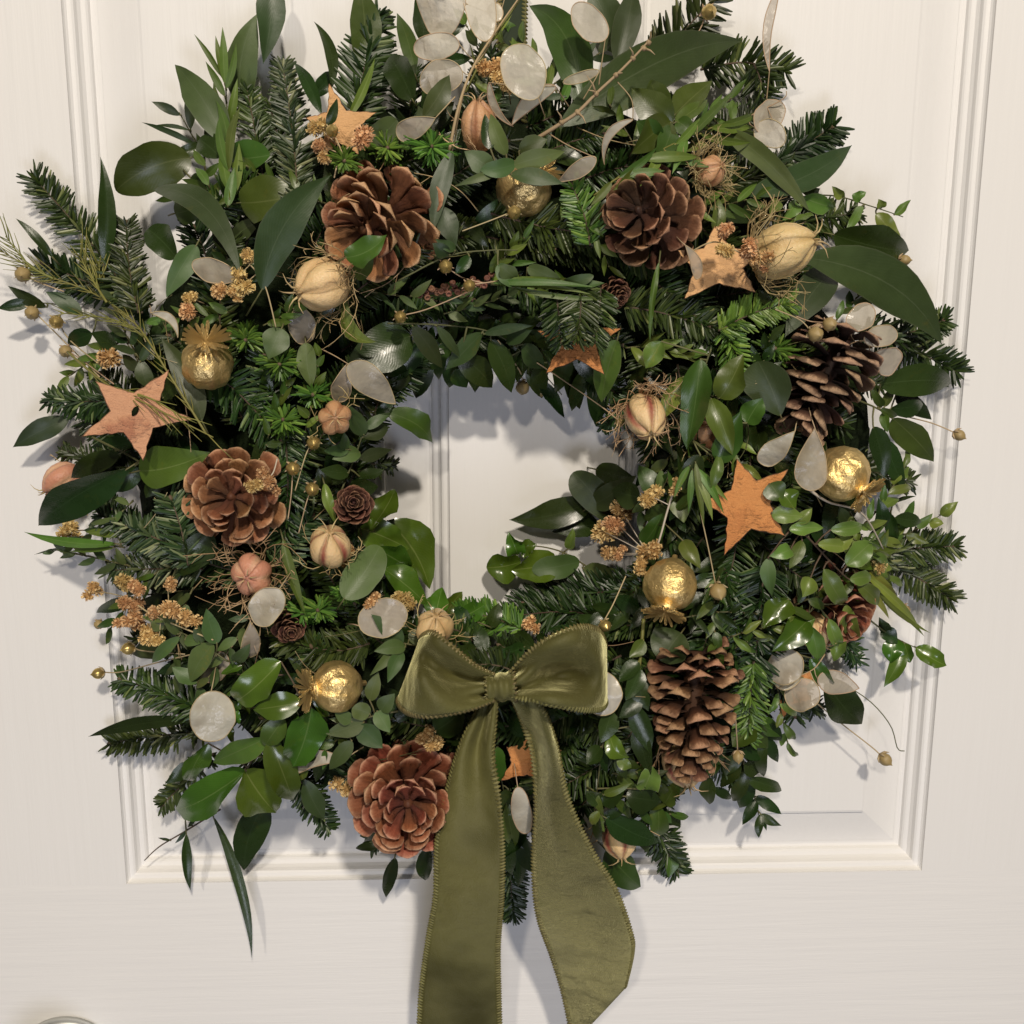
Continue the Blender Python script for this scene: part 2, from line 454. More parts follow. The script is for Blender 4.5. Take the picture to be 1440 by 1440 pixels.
def velvet(name, lean):
    """lean: vertical tilt put into the shading normals to darken or lighten the velvet"""
    m, nt, b = newmat(name)
    n0 = noise(nt, 14, 3, 0.5); n1 = noise(nt, 50, 3, 0.5); n2 = noise(nt, 1400, 2)
    sheen_patch = math_node(nt, 'MULTIPLY', math_node(nt, 'SUBTRACT', n0, 0.33), 3.0, clamp=True)
    c = mixc(nt, sheen_patch, (0.042, 0.040, 0.009), (0.160, 0.156, 0.054))  # light and dark of the velvet sheen put into the base colour
    c = mixc(nt, math_node(nt, 'MULTIPLY', n1, 0.30), c, (0.080, 0.072, 0.020))
    c = mixc(nt, math_node(nt, 'MULTIPLY', n2, 0.30), c, (0.050, 0.045, 0.012))
    nt.links.new(c, b.inputs['Base Color'])
    b.inputs['Roughness'].default_value = 0.55
    b.inputs['Specular IOR Level'].default_value = 0.25
    bump(nt, b, math_node(nt, 'ADD', math_node(nt, 'MULTIPLY', n0, 12.0), math_node(nt, 'ADD', math_node(nt, 'MULTIPLY', n1, 3.0), math_node(nt, 'MULTIPLY', n2, 0.5))), 0.0007, 1.0)
    bn = b.inputs['Normal'].links[0].from_node
    ge = nd(nt, 'ShaderNodeNewGeometry')
    cx = nd(nt, 'ShaderNodeCombineXYZ')
    nt.links.new(math_node(nt, 'ADD', math_node(nt, 'MULTIPLY', math_node(nt, 'SUBTRACT', n0, 0.5), 2.4), lean), cx.inputs[2])
    va = nd(nt, 'ShaderNodeVectorMath', operation='ADD'); nt.links.new(ge.outputs['Normal'], va.inputs[0]); nt.links.new(cx.outputs[0], va.inputs[1])
    vn = nd(nt, 'ShaderNodeVectorMath', operation='NORMALIZE'); nt.links.new(va.outputs[0], vn.inputs[0])
    nt.links.new(vn.outputs[0], bn.inputs['Normal'])
    sh = nd(nt, 'ShaderNodeBsdfSheen')
    sh.inputs['Color'].default_value = (0.90, 0.86, 0.44, 1)
    sh.inputs['Roughness'].default_value = 0.30
    nt.links.new(bn.outputs[0], sh.inputs['Normal'])
    ad = nd(nt, 'ShaderNodeAddShader')
    nt.links.new(b.outputs[0], ad.inputs[0]); nt.links.new(sh.outputs[0], ad.inputs[1])
    nt.links.new(ad.outputs[0], nt.nodes['Material Output'].inputs[0])
    return m
M['velvet'] = velvet('olive_velvet', 0.0)
M['velvet_dimmed'] = velvet('olive_velvet_dimmed', 0.55)  # left tail: shade put in by tilting the shading normals
M['velvet_lightened'] = velvet('olive_velvet_lightened', -0.85)  # right tail: same velvet, normals tilted the other way to look lit
M['edging'] = tone_mat('olive_edging', [(0, (0.085, 0.074, 0.02)), (1, (0.21, 0.185, 0.065))], 0.6, amount=0.02)
M['velvetd'] = tone_mat('green_velvet', [(0, (0.018, 0.03, 0.012)), (1, (0.03, 0.045, 0.018))], 0.8, amount=0.0)

def door_mat(name, stretch):
    m, nt, b = newmat(name)
    n1 = noise(nt, 90, 6, 0.65, stretch=stretch)
    n2 = noise(nt, 3.0, 3, 0.5)
    c = mixc(nt, n2, (0.81, 0.80, 0.785), (0.87, 0.86, 0.845))
    nt.links.new(c, b.inputs['Base Color'])
    nt.links.new(math_node(nt, 'ADD', math_node(nt, 'MULTIPLY', n1, 0.15), 0.36), b.inputs['Roughness'])
    b.inputs['Specular IOR Level'].default_value = 0.35
    bump(nt, b, n1, 0.0010, 0.6)
    return m
M['door_v'] = door_mat('white_paint_vertical_grain', (1, 1, 0.045))
M['door_h'] = door_mat('white_paint_horizontal_grain', (0.05, 1, 1))
def plain(name, c, rough, metal=0.0):
    m, nt, b = newmat(name)
    n1 = noise(nt, 150, 3)
    nt.links.new(mixc(nt, n1, tuple(x * 0.9 for x in c), c), b.inputs['Base Color'])
    b.inputs['Roughness'].default_value = rough
    b.inputs['Metallic'].default_value = metal
    return m
M['steel'] = plain('brushed_steel', (0.66, 0.67, 0.65), 0.42, 0.8)
def moss_mat():
    m, nt, b = newmat('dark_moss')
    n1 = noise(nt, 160, 6, 0.7)
    nt.links.new(mixc(nt, n1, (0.004, 0.008, 0.003), (0.022, 0.034, 0.012)), b.inputs['Base Color'])
    b.inputs['Roughness'].default_value = 0.95
    b.inputs['Specular IOR Level'].default_value = 0.1
    bump(nt, b, n1, 0.006, 1.0)
    return m
M['moss'] = moss_mat()

# ------------------------------------------------------------------ the door
door = base_obj('door', None, Matrix.Identity(4))
door['kind'] = 'structure'
door['label'] = 'white painted panelled door with embossed wood grain behind the wreath'
def box(name, x0, x1, y0, y1, z0, z1, mat, parent):
    v = [(x, y, z) for x in (x0, x1) for y in (y0, y1) for z in (z0, z1)]
    f = [(0, 1, 3, 2), (4, 6, 7, 5), (0, 4, 5, 1), (2, 3, 7, 6), (0, 2, 6, 4), (1, 5, 7, 3)]
    return part(name, v, f, mat, parent, smooth=False)
ZB, ZT = -0.2477, 0.52
PX = [(-0.2525, -0.0385), (0.0655, 0.2778)]
box('stile', -0.40, PX[0][0], 0, 0.04, ZB, ZT, M['door_v'], door)
box('muntin', PX[0][1], PX[1][0], 0, 0.04, ZB, ZT, M['door_v'], door)
box('stile', PX[1][1], 0.42, 0, 0.04, ZB, ZT, M['door_v'], door)
box('lock_rail', -0.40, 0.42, 0, 0.04, -0.60, ZB, M['door_h'], door)
box('top_rail', -0.40, 0.42, 0, 0.04, ZT, 0.66, M['door_h'], door)
MOULD = [(-0.0004, 0.0002), (0.0006, 0.0022), (0.0016, 0.0030), (0.0038, 0.0034), (0.0050, 0.0040), (0.0058, 0.0062), (0.0072, 0.0078), (0.0096, 0.0086),
         (0.0106, 0.0094), (0.0112, 0.0112), (0.0130, 0.0118), (0.0150, 0.0116)]
PANEL = [(0.0146, 0.0118), (0.0400, 0.0062), (0.0404, 0.0046), (0.0420, 0.0042)]
MOULD = [(i, d * 1.25) for (i, d) in MOULD]; PANEL = [(i, d * 1.25) for (i, d) in PANEL]
for (x0, x1) in PX:
    def ring(i):
        return [(x0 + i, ZB + i), (x1 - i, ZB + i), (x1 - i, ZT - i), (x0 + i, ZT - i)]
    for side in range(4):
        v = []; f = []
        for (i, d) in MOULD:
            r = ring(i); a = r[side]; b = r[(side + 1) % 4]
            v += [(a[0], d, a[1]), (b[0], d, b[1])]
        for k in range(len(MOULD) - 1):
            f.append((2 * k, 2 * k + 1, 2 * k + 3, 2 * k + 2))
        part('moulding', v, f, M['door_h'] if side in (0, 2) else M['door_v'], door, smooth=False)
    v = []; f = []
    for (i, d) in PANEL:
        v += [(p[0], d, p[1]) for p in ring(i)]
    for k in range(len(PANEL) - 1):
        for s_ in range(4):
            s2 = (s_ + 1) % 4
            f.append((4 * k + s_, 4 * k + s2, 4 * k + 4 + s2, 4 * k + 4 + s_))
    k = 4 * (len(PANEL) - 1)
    f.append((k, k + 1, k + 2, k + 3))
    part('panel', v, f, M['door_v'], door, smooth=False)
# door knob on the lock rail
def lathe(prof, n, c, R):
    v = []; f = []
    for (r, z) in prof:
        for k in range(n):
            a = 2 * PI * k / n
            v.append(c + R @ Vector((r * math.cos(a), r * math.sin(a), z)))
    for i in range(len(prof) - 1):
        for k in range(n):
            k2 = (k + 1) % n
            f.append((i * n + k, i * n + k2, (i + 1) * n + k2, (i + 1) * n + k))
    f.append(tuple(reversed(range(n)))); f.append(tuple(range((len(prof) - 1) * n, len(prof) * n)))
    return v, f
kc = P(93, 1497, 5); kc = Vector((kc.x, -0.0005, kc.z)); ks = S(kc)
R0 = frame(Vector((0, -1, 0)))
v, f = lathe([(0.010, 0.006), (0.010, 0.028), (0.018, 0.034), (0.0245, 0.042), (0.025, 0.050), (0.021, 0.057), (0.012, 0.061), (0.001, 0.062)], 40, kc, R0)
knob = part('door_knob', v, f, M['steel'], door, origin=kc)
v, f = lathe([(69 * ks, 0.0), (69 * ks, 0.0035), (65 * ks, 0.006), (58 * ks, 0.0065), (0.009, 0.0068)], 64, kc, R0)
part('rose', v, f, M['steel'], knob, origin=kc)

# ------------------------------------------------------------------ the wreath's moss ring
wb = thing('wreath_base', 'dark moss ring that carries the greenery, seen only through gaps between leaves', 'wreath ring', P(RC[0], RC[1], 0))
cc = P(700, 668, 27)
v = []; f = []; NU, NV = 96, 18
for i in range(NU):
    a = 2 * PI * i / NU
    p0 = P(700 + 375 * math.cos(a), 668 - 375 * math.sin(a), 26)
    rad = (p0 - cc); rad.y = 0; rad.normalize()
    for k in range(NV):
        b = 2 * PI * k / NV
        w = 1 + 0.10 * math.sin(7 * a + 3 * b) + rng.uniform(-0.06, 0.06)
        v.append(p0 + rad * (0.056 * w * math.cos(b)) + Vector((0, -1, 0)) * (0.026 * w * math.sin(b)))
for i in range(NU):
    for k in range(NV):
        i2 = (i + 1) % NU; k2 = (k + 1) % NV
        f.append((i * NV + k, i2 * NV + k, i2 * NV + k2, i * NV + k2))
part('moss', v, f, M['moss'], wb)

# ------------------------------------------------------------------ leaves and sprigs
PROF = {'lance': (0.80, 1.12), 'ovate': (0.58, 0.98), 'oval': (0.5, 0.55), 'obov': (0.9, 0.48), 'narrow': (0.65, 1.05), 'drop': (1.1, 0.5), 'disc': (0.5, 0.5)}
def leaf_mesh(B, T, w, prof='lance', bend=0.0, roll=0.0, twist=0.0, fold=0.14, curl=0.05, wave=0.0, n=10, m=4, rnd=None, irr=0.05):
    """world-space vertices of a leaf blade from B to T; curl lifts the middle towards the room"""
    a, b = PROF[prof]
    tm = a / (a + b); mx = tm ** a * (1 - tm) ** b
    ax = T - B; L = ax.length; ax = ax / L
    vd = (CAM_C - (B + T) / 2).normalized()
    sd = ax.cross(vd)
    sd = sd.normalized() if sd.length > 0.05 else ax.cross(Vector((1, 0.1, 0.2))).normalized()
    nr = sd.cross(ax)
    ph = (rnd or rng).uniform(0, 6.28); ph2 = rng.uniform(0, 6.28); asy = rng.uniform(-0.10, 0.10)
    V = []; UV = []
    for i in range(n + 1):
        t = (1 - math.cos(PI * i / n)) / 2
        W = (t ** a * (1 - t) ** b) / mx if 0 < i < n else 0.02
        q = 4 * t * (1 - t)
        c = B + ax * (L * t) + sd * (bend * L * q) + nr * (curl * L * q)
        rr = roll + twist * (t - 0.5)
        s2 = sd * math.cos(rr) + nr * math.sin(rr)
        n2 = nr * math.cos(rr) - sd * math.sin(rr)
        for k in range(m + 1):
            j = -1 + 2 * k / m
            wv = wave * w * math.sin(9 * t + ph + (1.7 if j > 0 else 0)) * abs(j) ** 2 * W
            jj = j * (1 + (asy if j > 0 else -asy) + irr * math.sin(7.3 * t + ph2 + (2.1 if j > 0 else 0)) + 0.5 * irr * math.sin(17 * t + ph))
            V.append(c + s2 * (jj * w / 2 * W) + n2 * (fold * abs(j) * w / 2 * W + wv))
            UV.append((t, (j + 1) / 2))
    F = []
    for i in range(n):
        for k in range(m):
            F.append((i * (m + 1) + k, i * (m + 1) + k + 1, (i + 1) * (m + 1) + k + 1, (i + 1) * (m + 1) + k))
    return V, F, UV
KIND = {  # material, profile, fold, curl, wave
    'E': ('euc', 'lance', 0.10, 0.04, 0.03), 'G': ('eucg', 'ovate', 0.12, 0.05, 0.03), 'O': ('eucg', 'oval', 0.10, 0.05, 0.03),
    'S': ('gloss', 'ovate', 0.30, 0.09, 0.14), 'C': ('gloss', 'ovate', 0.34, 0.12, 0.18), 'M': ('mid', 'ovate', 0.15, 0.06, 0.04),
    'D': ('dark', 'ovate', 0.15, 0.06, 0.04), 'P': ('pale', 'ovate', 0.30, 0.10, 0.12), 'N': ('narrow', 'narrow', 0.2, 0.04, 0.0),
    'L': ('lime', 'narrow', 0.2, 0.04, 0.0), 'B': ('eucg', 'obov', 0.10, 0.05, 0.03), 'R': ('dark', 'lance', 0.15, 0.05, 0.03),
    'F': ('euc', 'obov', 0.10, 0.05, 0.03)}
def sprig(name, label, cat, stem, leaves, o=0, sw=3.0, smat='gstem', group=None, kind='E'):
    """stem: list of (x, y[, d]); leaves: (bx, by, tx, ty, w, kind, extra dict)"""
    def D(pt, dz=0):
        return pt[2] if len(pt) > 2 else H(pt[0], pt[1]) + o + dz
    p0 = P(stem[0][0], stem[0][1], D(stem[0]))
    t = thing(name, label, cat, p0, group)
    path = [(p[0], p[1], D(p, -2)) for p in stem]
    fine = catmull(path, max(6, 5 * len(path))) if len(path) > 1 else path
    pts = [P(*q) for q in fine]
    mb = MB()
    nn = len(pts)
    s0 = S(p0)
    mb.tube(pts, [sw * s0 * 0.5 * (1 - 0.55 * i / nn) for i in range(nn)], 6, 0.3)
    for lf in leaves:
        bx, by, tx, ty, w = lf[:5]
        k = lf[5] if len(lf) > 5 else kind
        ex = lf[6] if len(lf) > 6 else {}
        mt, pr, fo, cu, wa = KIND[k]
        oo = ex.get('o', 0)
        db = ex.get('db', H(bx, by) + o + oo); dt = ex.get('dt', H(tx, ty) + o + oo + 3)
        if 'dt' not in ex:
            L_mm = math.hypot(tx - bx, ty - by) * 0.45
            dt = max(db - 0.55 * L_mm, min(db + 0.55 * L_mm, dt))
        B = P(bx, by, db); T = P(tx, ty, dt)
        sgn = rng.choice((-1, 1))
        V, F, UV = leaf_mesh(B, T, w * S(B), ex.get('p', pr), ex.get('bend', rng.uniform(-0.05, 0.05)), math.radians(ex.get('roll', rng.uniform(-22, 22))),
                             math.radians(ex.get('twist', rng.uniform(-48, 48))), ex.get('fold', fo * rng.uniform(0.7, 2.0)), ex.get('curl', cu * rng.uniform(-0.4, 2.2)), ex.get('wave', wa * rng.uniform(0.8, 2.0)))
        lo = part('leaf', V, F, M[ex.get('m', mt)], t, origin=B, uv=UV)
        if 'label' in ex: lo['label'] = ex['label']
        # petiole to the stem
        q = min(pts, key=lambda p: (p - B).length)
        dd = (q - B).length
        if 0.0005 < dd < 0.03:
            mb.tube([q, (q + B) / 2 + Vector((0, 0.0012, 0)), B, B + (T - B) * 0.04], [0.0006, 0.0005, 0.0005, 0.0003], 5, 0.6)
    mb.part('stem', M[smat], t)
    return t

# ------------------------------------------------------------------ fir
def fir(label, pts, nl=28, mat='fir', o=0, dens=1.0, group=None, spread=1.0, dd=None, name='fir_sprig', r=None, cat='fir sprig', wid=3.9):
    r = r or rng
    path = []
    for i, p in enumerate(pts):
        path.append((p[0], p[1], p[2] if len(p) > 2 else max(6, H(p[0], p[1]) + o)))
    fine = catmull(path, 14)
    W = [P(*q) for q in fine]
    t = thing(name, label, cat, W[0], group)
    L = sum((W[i + 1] - W[i]).length for i in range(13))
    s = S(W[6])
    tw = MB()
    tw.tube(W, [s * (3.0 - 1.6 * i / 13) * 0.62 for i in range(14)], 5, 0.4)
    tw.blob(W[-1], W[-1] - W[-2], s * 3.2, s * 9, 5, 0.8)
    tw.part('twig', M['twig'], t)
    mb = MB()
    N = int(dens * L / s * 0.82) + 18
    nlm = nl * s
    for i in range(N):
        u = (i + r.random()) / N
        u = 0.02 + 0.98 * u
        x = u * 13; k = min(int(x), 12); fr = x - k
        p = W[k].lerp(W[k + 1], fr)
        tg = (W[k + 1] - W[k]).normalized()
        vd = (CAM_C - p).normalized()
        sd = tg.cross(vd)
        if sd.length < 0.35:
            sd = tg.cross(Vector((0.3, 0.1, 1)))
        sd.normalize(); nr = sd.cross(tg)
        # two combed ranks plus needles brushed up over the twig
        c = r.random()
        if c < 0.80:
            phi = r.choice((-1, 1)) * math.radians(r.gauss(84, 11))
        else:
            phi = math.radians(r.uniform(-70, 70))
        if nr.dot(vd) < 0.5:
            phi = r.uniform(-PI, PI)
        a = math.radians(r.gauss(66, 7)) * spread
        if u > 0.86: a *= 1 - 0.55 * (u - 0.86) / 0.14 * r.random()
        d = tg * math.cos(a) + (sd * math.sin(phi) + nr * math.cos(phi)) * math.sin(a)
        ln = nlm * (1.18 if abs(math.sin(phi)) > 0.9 else 0.85) * r.uniform(0.82, 1.06) * (0.72 + 0.28 * math.sin(PI * min(1, u * 1.1) ** 0.8))
        if r.random() < 0.05: ln *= 0.55
        d = (d + Vector((r.gauss(0, 0.07), r.gauss(0, 0.07), r.gauss(0, 0.07)))).normalized()
        wdt = wid * s * r.uniform(0.75, 1.15)
        # flat needle, keeled, blunt at the tip, arching forward
        x_ = d.cross(vd + sd * r.uniform(-0.6, 0.6)).normalized()
        z_ = x_.cross(d)
        b = len(mb.v); tone = min(1, max(0, r.gauss(0.5, 0.25)))
        for (q, ww) in ((0.0, 0.45), (0.3, 1.0), (0.75, 0.95), (1.0, 0.4)):
            c0 = p + d * (ln * q) + tg * (ln * 0.09 * q * q)
            for (jx, jz) in ((-0.5, 0.0), (0.0, 0.22), (0.5, 0.0), (0.0, -0.2)):
                mb.v.append(c0 + x_ * (jx * wdt * ww) + z_ * (jz * wdt * ww))
                mb.a.append(tone); mb.uv.append((q, jx))
        for st in range(3):
            for kk in range(4):
                k2 = (kk + 1) % 4
                mb.f.append((b + st * 4 + kk, b + st * 4 + k2, b + st * 4 + 4 + k2, b + st * 4 + 4 + kk))
        mb.f.append((b + 12, b + 13, b + 14, b + 15))
    mb.part('needles', M[mat], t, kind='stuff', smooth=False)
    return t

# ------------------------------------------------------------------ cones
def scale_mesh(name, thick, wide, mat, cup=1.5, ridge=1.0):
    """one woody scale: root at the origin, growing along +y, inner face +z, outer lip thick"""
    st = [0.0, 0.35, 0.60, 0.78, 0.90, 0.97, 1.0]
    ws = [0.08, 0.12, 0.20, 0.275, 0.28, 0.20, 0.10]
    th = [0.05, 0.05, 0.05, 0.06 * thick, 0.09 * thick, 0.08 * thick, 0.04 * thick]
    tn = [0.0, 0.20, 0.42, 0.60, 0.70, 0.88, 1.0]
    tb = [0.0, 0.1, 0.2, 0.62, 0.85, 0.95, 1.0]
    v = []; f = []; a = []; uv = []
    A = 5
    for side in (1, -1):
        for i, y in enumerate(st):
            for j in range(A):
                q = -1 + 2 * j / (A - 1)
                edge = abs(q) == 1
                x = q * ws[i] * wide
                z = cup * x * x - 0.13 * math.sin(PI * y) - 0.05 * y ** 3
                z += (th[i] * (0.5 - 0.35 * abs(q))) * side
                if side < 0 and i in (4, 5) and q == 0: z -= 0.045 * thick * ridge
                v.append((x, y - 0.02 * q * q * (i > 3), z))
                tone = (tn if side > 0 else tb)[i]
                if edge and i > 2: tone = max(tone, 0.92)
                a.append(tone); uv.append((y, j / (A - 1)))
    n = len(st) * A
    for i in range(len(st) - 1):
        for j in range(A - 1):
            b = i * A + j
            f.append((b, b + 1, b + A + 1, b + A))
            f.append((n + b, n + b + A, n + b + A + 1, n + b + 1))
        for j in (0, A - 1):
            b = i * A + j
            q = (b, b + A, n + b + A, n + b)
            f.append(q if j == 0 else tuple(reversed(q)))
    for j in range(A - 1):
        b = (len(st) - 1) * A + j
        f.append((b, b + 1, n + b + 1, n + b))
    return mesh(name, v, f, mat, True, uv, a)
SC = {}
def cone(label, c, axis, L, R, N, mat='cone_tan', open0=100, open1=30, thick=1.0, wide=1.0, cat='pine cone', name='pine_cone', prof=None, group=None, seed=1, miss=0.0, roll=0.0, tipr=0.35, jit=7, cup=1.5, ridge=1.0):
    """c: world centre; L, R in metres; the scales spiral from the base to the tip"""
    r = random.Random(seed)
    ax = axis.normalized()
    t = thing(name, label, cat, c - ax * L * 0.5, group)
    fr = frame(ax)
    X = fr.col[0]; Y = fr.col[1]
    key = (mat, thick, wide, cup, ridge)
    if key not in SC:
        SC[key] = scale_mesh('scale', thick, wide, M[mat], cup, ridge)
    base = c - ax * (L * 0.5)
    mb = MB()
    pts = [base + ax * (L * q) for q in (0, 0.2, 0.5, 0.8, 0.97)]
    mb.tube(pts, [R * 0.16, R * 0.24, R * 0.2, R * 0.12, R * 0.05], 10, 0.1)
    mb.part('core', M[mat], t)
    for k in range(N):
        s = k / (N - 1)
        if r.random() < miss: continue
        ang = k * 2.39996 + roll + r.uniform(-0.09, 0.09)
        rad = X * math.cos(ang) + Y * math.sin(ang)
        pr = (0.70 + 0.30 * min(1, s / 0.25)) if s < 0.25 else (1 - (1 - tipr) * ((s - 0.25) / 0.75) ** 1.5)
        ln = R * pr * r.uniform(0.93, 1.05)
        op = math.radians(open0 + (open1 - open0) * s ** 1.1 + r.uniform(-jit, jit))
        d = ax * math.cos(op) + rad * math.sin(op)
        nr = ax * math.sin(op) - rad * math.cos(op)
        xx = d.cross(nr).normalized()
        rot = Matrix((xx, d, nr)).transposed()
        tw = Matrix.Rotation(r.uniform(-0.03, 0.03) * jit, 3, 'Y') @ Matrix.Rotation(r.uniform(-0.02, 0.02) * jit, 3, 'Z')
        pos = base + ax * (L * (0.04 + 0.88 * s)) + rad * (R * 0.10 * (1 - 0.6 * s))
        sw = ln * r.uniform(0.92, 1.1)
        Mx = Matrix.Translation(pos) @ (rot @ tw).to_4x4() @ Matrix.Diagonal((sw, ln, ln, 1))
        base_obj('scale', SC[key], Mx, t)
    return t

# ------------------------------------------------------------------ bark stars
def star(label, tips, mat, d, thick=7.0, tilt=(0, 0), group='bark stars', inner=0.46, hole=None):
    """tips: five photo positions in order; the star lies d mm over the door and tilts (mm per 100 px)"""
    cx = sum(p[0] for p in tips) / 5; cy = sum(p[1] for p in tips) / 5
    r = random.Random(int(cx))
    out = []
    for i in range(5):
        a = tips[i]; b = tips[(i + 1) % 5]
        mx_, my_ = (a[0] + b[0]) / 2, (a[1] + b[1]) / 2
        iv = (cx + (mx_ - cx) * inner * 1.18, cy + (my_ - cy) * inner * 1.18)
        for (p, q) in ((a, iv), (iv, b)):
            for k in range(7):
                u = k / 7
                j = 0.0 if k == 0 else 1.2
                out.append((p[0] + (q[0] - p[0]) * u + r.uniform(-j, j), p[1] + (q[1] - p[1]) * u + r.uniform(-j, j)))
    def dep(x, y): return d + tilt[0] * (x - cx) / 100 + tilt[1] * (y - cy) / 100
    c = P(cx, cy, d)
    t = thing('bark_star', label, 'star', c, group)
    n = len(out)
    V = []; F = []
    rings = [0.0, 0.30, 0.60, 0.85, 0.97]
    for q in rings[1:]:
        for (x, y) in out:
            X_, Y_ = cx + (x - cx) * q, cy + (y - cy) * q
            V.append(P(X_, Y_, dep(X_, Y_) + 0.5 * (1 - q)))
    V.append(P(cx, cy, d + 0.5))
    for k in range(len(rings) - 2):
        for i in range(n):
            i2 = (i + 1) % n
            F.append((k * n + i, k * n + i2, (k + 1) * n + i2, (k + 1) * n + i))
    for i in range(n): F.append((4 * n, (i + 1) % n, i))
    part('face', V, F, M[mat], t)
    V = []; F = []
    for (q, z) in ((0.97, 0.0), (1.0, -0.8), (1.01, -thick * 0.5), (0.99, -thick), (0.02, -thick)):
        for (x, y) in out:
            X_, Y_ = cx + (x - cx) * q, cy + (y - cy) * q
            V.append(P(X_, Y_, dep(X_, Y_) + z + (r.uniform(-0.5, 0.5) if 0 < -z < thick else 0)))
    for k in range(4):
        for i in range(n):
            i2 = (i + 1) % n
            F.append((k * n + i, k * n + i2, (k + 1) * n + i2, (k + 1) * n + i))
    part('edge', V, F, M['star_edge'], t)
    if hole:
        hp = P(hole[0], hole[1], dep(*hole) + 1.0); s = S(hp)
        mb = MB(); b = 0
        mb.blob(hp, dirv(0.5, 0.8, 0), s * 4.0, s * 16, 8, 0.0)
        mb.part('knot_hole', M['moss'], t, kind=None)
    return t

# ------------------------------------------------------------------ poppy heads
def ray_mesh():
    v = []; f = []
    for (y, w, h) in ((0.0, 0.03, 0.06), (0.35, 0.055, 0.12), (0.75, 0.085, 0.13), (1.0, 0.06, 0.06)):
        v += [(-w, y, 0.10 * y * y), (0, y, h + 0.10 * y * y), (w, y, 0.10 * y * y), (0, y, -0.05 + 0.10 * y * y)]
    for i in range(3):
        for k in range(4):
            k2 = (k + 1) % 4
            f.append((i * 4 + k, i * 4 + k2, i * 4 + 4 + k2, i * 4 + 4 + k))
    f.append((12, 13, 14, 15)); f.append((3, 2, 1, 0))
    return mesh('crown_ray', v, f, M['gold'], False)
RAY = ray_mesh()
def poppy(label, x, y, d, r_px, axis, crown=0.62, squash=1.0, rays=22, lift=25, group='gold poppy heads', stretch=1.0):
    c = P(x, y, d); s = S(c); R = r_px * s
    t = thing('poppy_head', label, 'poppy head', c - axis * R, group)
    fr = frame(axis)
    prof = [(0.10, -1.25), (0.14, -1.02), (0.45, -0.92), (0.80, -0.62), (0.98, -0.22), (1.0, 0.10), (0.92, 0.45), (0.72, 0.74), (0.48, 0.90), (0.36, 0.95), (0.34, 1.00), (0.38, 1.04)]
    V = []; F = []; n = 40
    rr = random.Random(int(x)); e1, e2 = rr.uniform(0, 6), rr.uniform(0, 6)
    for (pr, z) in prof:
        for k in range(n):
            a = 2 * PI * k / n
            w = 1 + 0.04 * math.cos(9 * a) * (pr > 0.4) + 0.035 * math.sin(2 * a + e1 + z) + 0.025 * math.sin(3 * a + e2 - 2 * z) + rr.uniform(-0.012, 0.012)
            V.append(c + fr @ Vector((pr * w * R * math.cos(a), pr * w * R * math.sin(a), z * R * stretch)))
    for i in range(len(prof) - 1):
        for k in range(n):
            k2 = (k + 1) % n
            F.append((i * n + k, i * n + k2, (i + 1) * n + k2, (i + 1) * n + k))
    F.append(tuple(range((len(prof) - 1) * n, len(prof) * n)))
    part('capsule', V, F, M['gold'], t)
    cr = c + axis * (R * 1.03 * stretch)
    V, F = lathe([(0.30 * R, -0.02 * R), (0.46 * R, 0.04 * R), (0.24 * R, 0.10 * R), (0.02 * R, 0.12 * R)], 26, cr, fr)
    crown_o = part('crown', V, F, M['gold'], t, origin=cr)
    for k in range(rays):
        a = 2 * PI * k / rays + rr.uniform(-0.05, 0.05)
        rad = fr @ Vector((math.cos(a), math.sin(a), 0))
        e = math.radians(lift + rr.uniform(-7, 7))
        dd = rad * math.cos(e) + axis * math.sin(e)
        up = axis * math.cos(e) - rad * math.sin(e)
        xx = dd.cross(up)
        ln = crown * R * rr.uniform(0.9, 1.08)
        Mx = Matrix.Translation(cr + axis * R * 0.05) @ Matrix((xx, dd, up)).transposed().to_4x4() @ Matrix.Diagonal((ln, ln, ln, 1))
        base_obj('crown_ray', RAY, Mx, crown_o)
    return t

